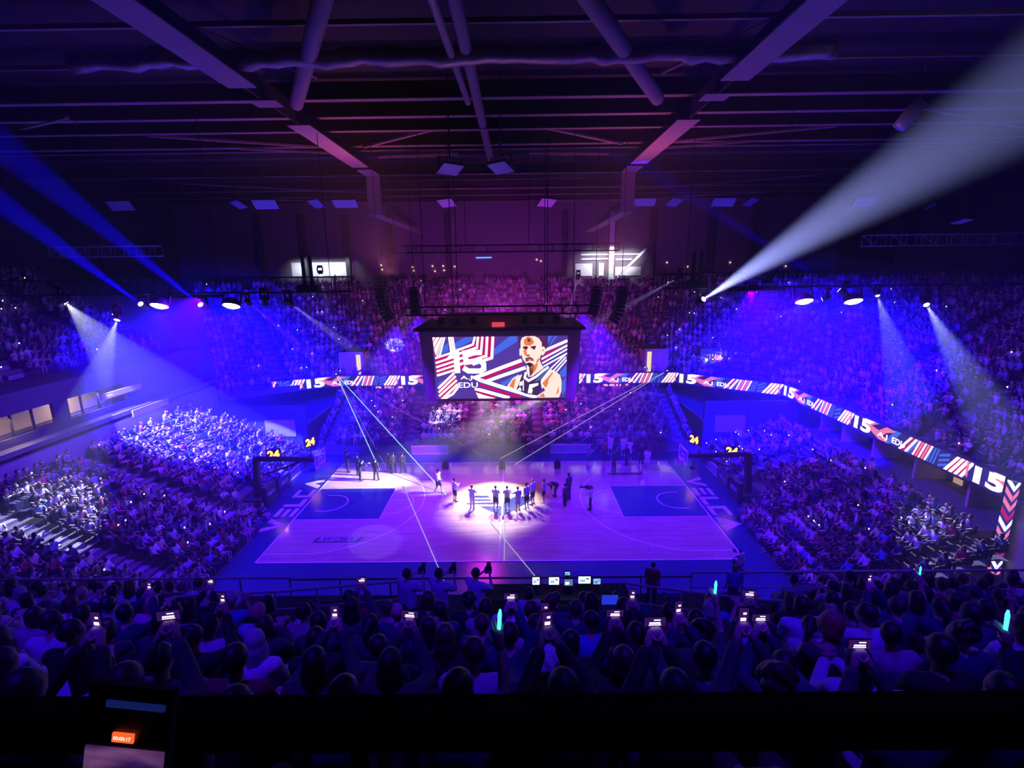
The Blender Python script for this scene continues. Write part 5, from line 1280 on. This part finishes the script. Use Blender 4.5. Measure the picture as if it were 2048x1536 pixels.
# counter in front of the photographers
b = MB(); b.box2((-2.2,-24.6,8.52),(.5,-24.3,9.05)); b.build('counter_front', m_near, (ct := empty('counter', (0,0,0), 0, 'low counter with pale edge behind the three photographers', 'counter')))
b = MB(); b.box2((-2.3,-24.7,9.05),(.6,-24.25,9.09)); b.build('counter_top', m_rail, ct)
# two standing people on the right of the deck, one figure by the sideline
person((4.15,-22.75,8.52), -.4, joints(), 'person in dark red leaning at the front rail right of the monitors', 'dark red','black','short','brown',0,.7,2.0, sc=.62, shoe='black')
person((5.95,-22.9,8.52), 0, joints(), 'person with red hair and blue shirt behind the right deck rail', 'blue','navy','bob','red',0,.8,2.0, sc=.62, shoe='black')
kneel = dict(pelvis=(0,-.1,.5), hipL=(-.09,-.1,.48), hipR=(.09,-.1,.48), kneeL=(-.12,.3,.5), ankL=(-.12,.28,.08), kneeR=(.12,.22,.08), ankR=(.12,-.2,.08), toeR=(.12,-.32,.04), chest=(0,0,.9), neck=(0,.03,1.05), head=(0,.06,1.18), shL=(-.19,0,.97), shR=(.19,0,.97), elL=(-.26,.15,.75), elR=(.26,.15,.75), wrL=(-.05,.35,.85), wrR=(.05,.35,.85))
person((13.2,-8.6,0), .3, joints(**kneel), 'photographer in white kneeling on the blue apron at near right', 'white','black','short','black',0,.7,2.0, shoe='black')
stills_camera((13.08,-8.18,.93), 'black camera with long lens held by the kneeling photographer')
# filming neighbour at lower left: phone close to the lens
pc = at_px(258,1492,.47); rp = empty('phone', pc, -.08, 'large phone recording the court at lower left', 'phone')
_R = Matrix((_r,_fw,_u)).transposed()@Matrix.Rotation(.10,3,'Y')@Matrix.Rotation(.0,3,'X'); rp.matrix_world = Matrix.Translation(pc)@_R.to_4x4()
b = MB(); b.box((0,0,-.02),(.080,.008,.158)); b.build('case', m_phone, rp)
m_pv = mat('phone_preview', (.02,.01,.04), .4, emit=(.16,.03,.30), es=.35)
_nt = m_pv.node_tree; _tc = _nt.nodes.new('ShaderNodeTexCoord'); _wv = _nt.nodes.new('ShaderNodeTexNoise'); _wv.inputs['Scale'].default_value = 26; _cr = _nt.nodes.new('ShaderNodeValToRGB')
_cr.color_ramp.elements[0].color = (.07,.015,.22,1); _cr.color_ramp.elements[1].color = (.55,.20,.55,1); _cr.color_ramp.elements[0].position = .42; _cr.color_ramp.elements[1].position = .72
_mp = _nt.nodes.new('ShaderNodeMapping'); _mp.inputs['Scale'].default_value = (.5,1,2.2)
_nt.links.new(_tc.outputs['Object'], _mp.inputs[0]); _nt.links.new(_mp.outputs[0], _wv.inputs['Vector']); _nt.links.new(_wv.outputs['Fac'], _cr.inputs[0]); _nt.links.new(_cr.outputs[0], _nt.nodes['Principled BSDF'].inputs['Emission Color'])
b = MB(); b.box((0,-.005,-.045),(.074,.002,.092)); b.build('preview', m_pv, rp)
b = MB(); b.box((-.002,-.006,.012),(.02,.002,.0085)); tg = b.build('timer_tag', emi('timer_red',(.85,.10,.02),1.3), rp)
me = text_mesh('00:00:17', .0048, 0, 0, .00005); me.materials.append(emi('timer_digits',(1,.75,.6),2.0)); t = link('timer_digits', me, tg); t.location = (-.002,-.0078,.012); t.rotation_euler = (P2/2,0,0)
b = MB(); b.box((.006,-.005,.042),(.055,.002,.006)); b.build('blue_bar', emi('phone_ui_blue',(.01,.02,.18),.5), rp)
nb = Vector((CAM.x-.62, CAM.y-.22, CAM.z-1.30)); lp = pc-nb
NJ = joints(True, elL=(-.2,.05,.86), elR=(.3,.12,.90), wrL=(lp.x-.06,lp.y-.03,lp.z-.16), wrR=(lp.x+.02,lp.y-.03,lp.z-.17))
person(nb, 0, NJ, 'person beside the camera holding the large recording phone', 'black','black','short','black',0,1.7,1.9, shoe='black')
q = empty('stadium_seat', nb, 0, 'dark seat of the person filming at lower left', 'seat'); b = MB(); b.box((0,.06,.33),(.48,.42,.06)); b.build('seat', m_seat, q); b = MB(); b.box((0,-.24,.6),(.48,.05,.5)); b.build('backrest', m_seat, q); b = MB(); b.box((0,0,.15),(.1,.2,.3)); b.build('pedestal', m_seat, q)
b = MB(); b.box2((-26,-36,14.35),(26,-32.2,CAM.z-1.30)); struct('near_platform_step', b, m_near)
# ------------------------------------------------------------------ laser fans from the balcony corners: glowing tubes stand in for light in haze
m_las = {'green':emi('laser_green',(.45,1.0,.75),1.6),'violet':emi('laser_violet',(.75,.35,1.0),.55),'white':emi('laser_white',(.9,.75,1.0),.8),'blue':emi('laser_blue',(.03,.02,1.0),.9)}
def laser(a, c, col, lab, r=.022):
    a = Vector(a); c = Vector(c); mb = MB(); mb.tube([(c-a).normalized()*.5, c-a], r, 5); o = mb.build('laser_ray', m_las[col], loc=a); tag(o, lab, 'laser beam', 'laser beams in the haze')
for (x,y,z,lab) in ((-17.75,18.0,5.75,'small laser projector on the left corner of the balcony'),(16.9,18.0,5.75,'small laser projector on the right corner of the balcony')):
    r = empty('laser_projector', (x,y,z), 0, lab, 'stage light', 'laser projectors'); b = MB(); b.box((0,.05,.12),(.4,.3,.22)); b.build('case', m_black, r); b = MB(); b.lathe([(.05,0),(.05,.02)],8,(0,-.1,.1)); b.build('aperture', m_lensw, r); b = MB(); b.bar((0,.05,0),(0,.05,-.3),.06); b.build('mount', m_black, r)
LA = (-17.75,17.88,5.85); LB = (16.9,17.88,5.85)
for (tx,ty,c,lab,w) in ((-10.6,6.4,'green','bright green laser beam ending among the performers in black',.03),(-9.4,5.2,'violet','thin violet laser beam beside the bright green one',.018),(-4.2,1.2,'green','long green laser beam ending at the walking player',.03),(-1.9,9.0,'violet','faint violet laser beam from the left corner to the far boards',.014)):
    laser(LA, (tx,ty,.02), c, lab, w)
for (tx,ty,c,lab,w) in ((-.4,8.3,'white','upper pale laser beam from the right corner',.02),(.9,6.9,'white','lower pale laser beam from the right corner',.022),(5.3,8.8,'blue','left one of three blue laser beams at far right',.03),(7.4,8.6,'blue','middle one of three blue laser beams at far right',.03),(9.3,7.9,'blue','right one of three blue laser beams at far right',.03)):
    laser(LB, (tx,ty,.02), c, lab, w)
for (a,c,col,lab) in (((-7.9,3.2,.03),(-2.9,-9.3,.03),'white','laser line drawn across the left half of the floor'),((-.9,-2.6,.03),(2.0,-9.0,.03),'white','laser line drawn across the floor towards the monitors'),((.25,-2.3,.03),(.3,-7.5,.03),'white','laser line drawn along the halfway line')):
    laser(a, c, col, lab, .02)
# phone lights scattered through the crowds
m_pl = emi('crowd_phone_light', (1.0,.92,.95), 10)
mb = MB()
for key, n in (('far_low',26),('right_low',26),('left_low',26),('upper',60),('upper_left',22)):
    S = SEATS[key]
    for i in RNG.choice(len(S), n, replace=False):
        x,y,z,yaw = S[i]; R = Matrix.Rotation(yaw,3,'Z'); mb.box(Vector((x,y,z+1.0))+R@Vector((.1,.42,0)), (.06,.02,.06), R)
tag(mb.build('phone_lights', m_pl), 'tiny phone lights glinting among the distant spectators', 'phone', kind='stuff')
# ------------------------------------------------------------------ thin stage haze filling the whole arena
_wt = W.node_tree; _vs = _wt.nodes.new('ShaderNodeVolumeScatter')
_vs.inputs['Density'].default_value = HAZE; _vs.inputs['Anisotropy'].default_value = 0.2; _vs.inputs['Color'].default_value = (.95,.95,1,1)
_wt.links.new(_vs.outputs[0], [n for n in _wt.nodes if n.type == 'OUTPUT_WORLD'][0].inputs['Volume'])
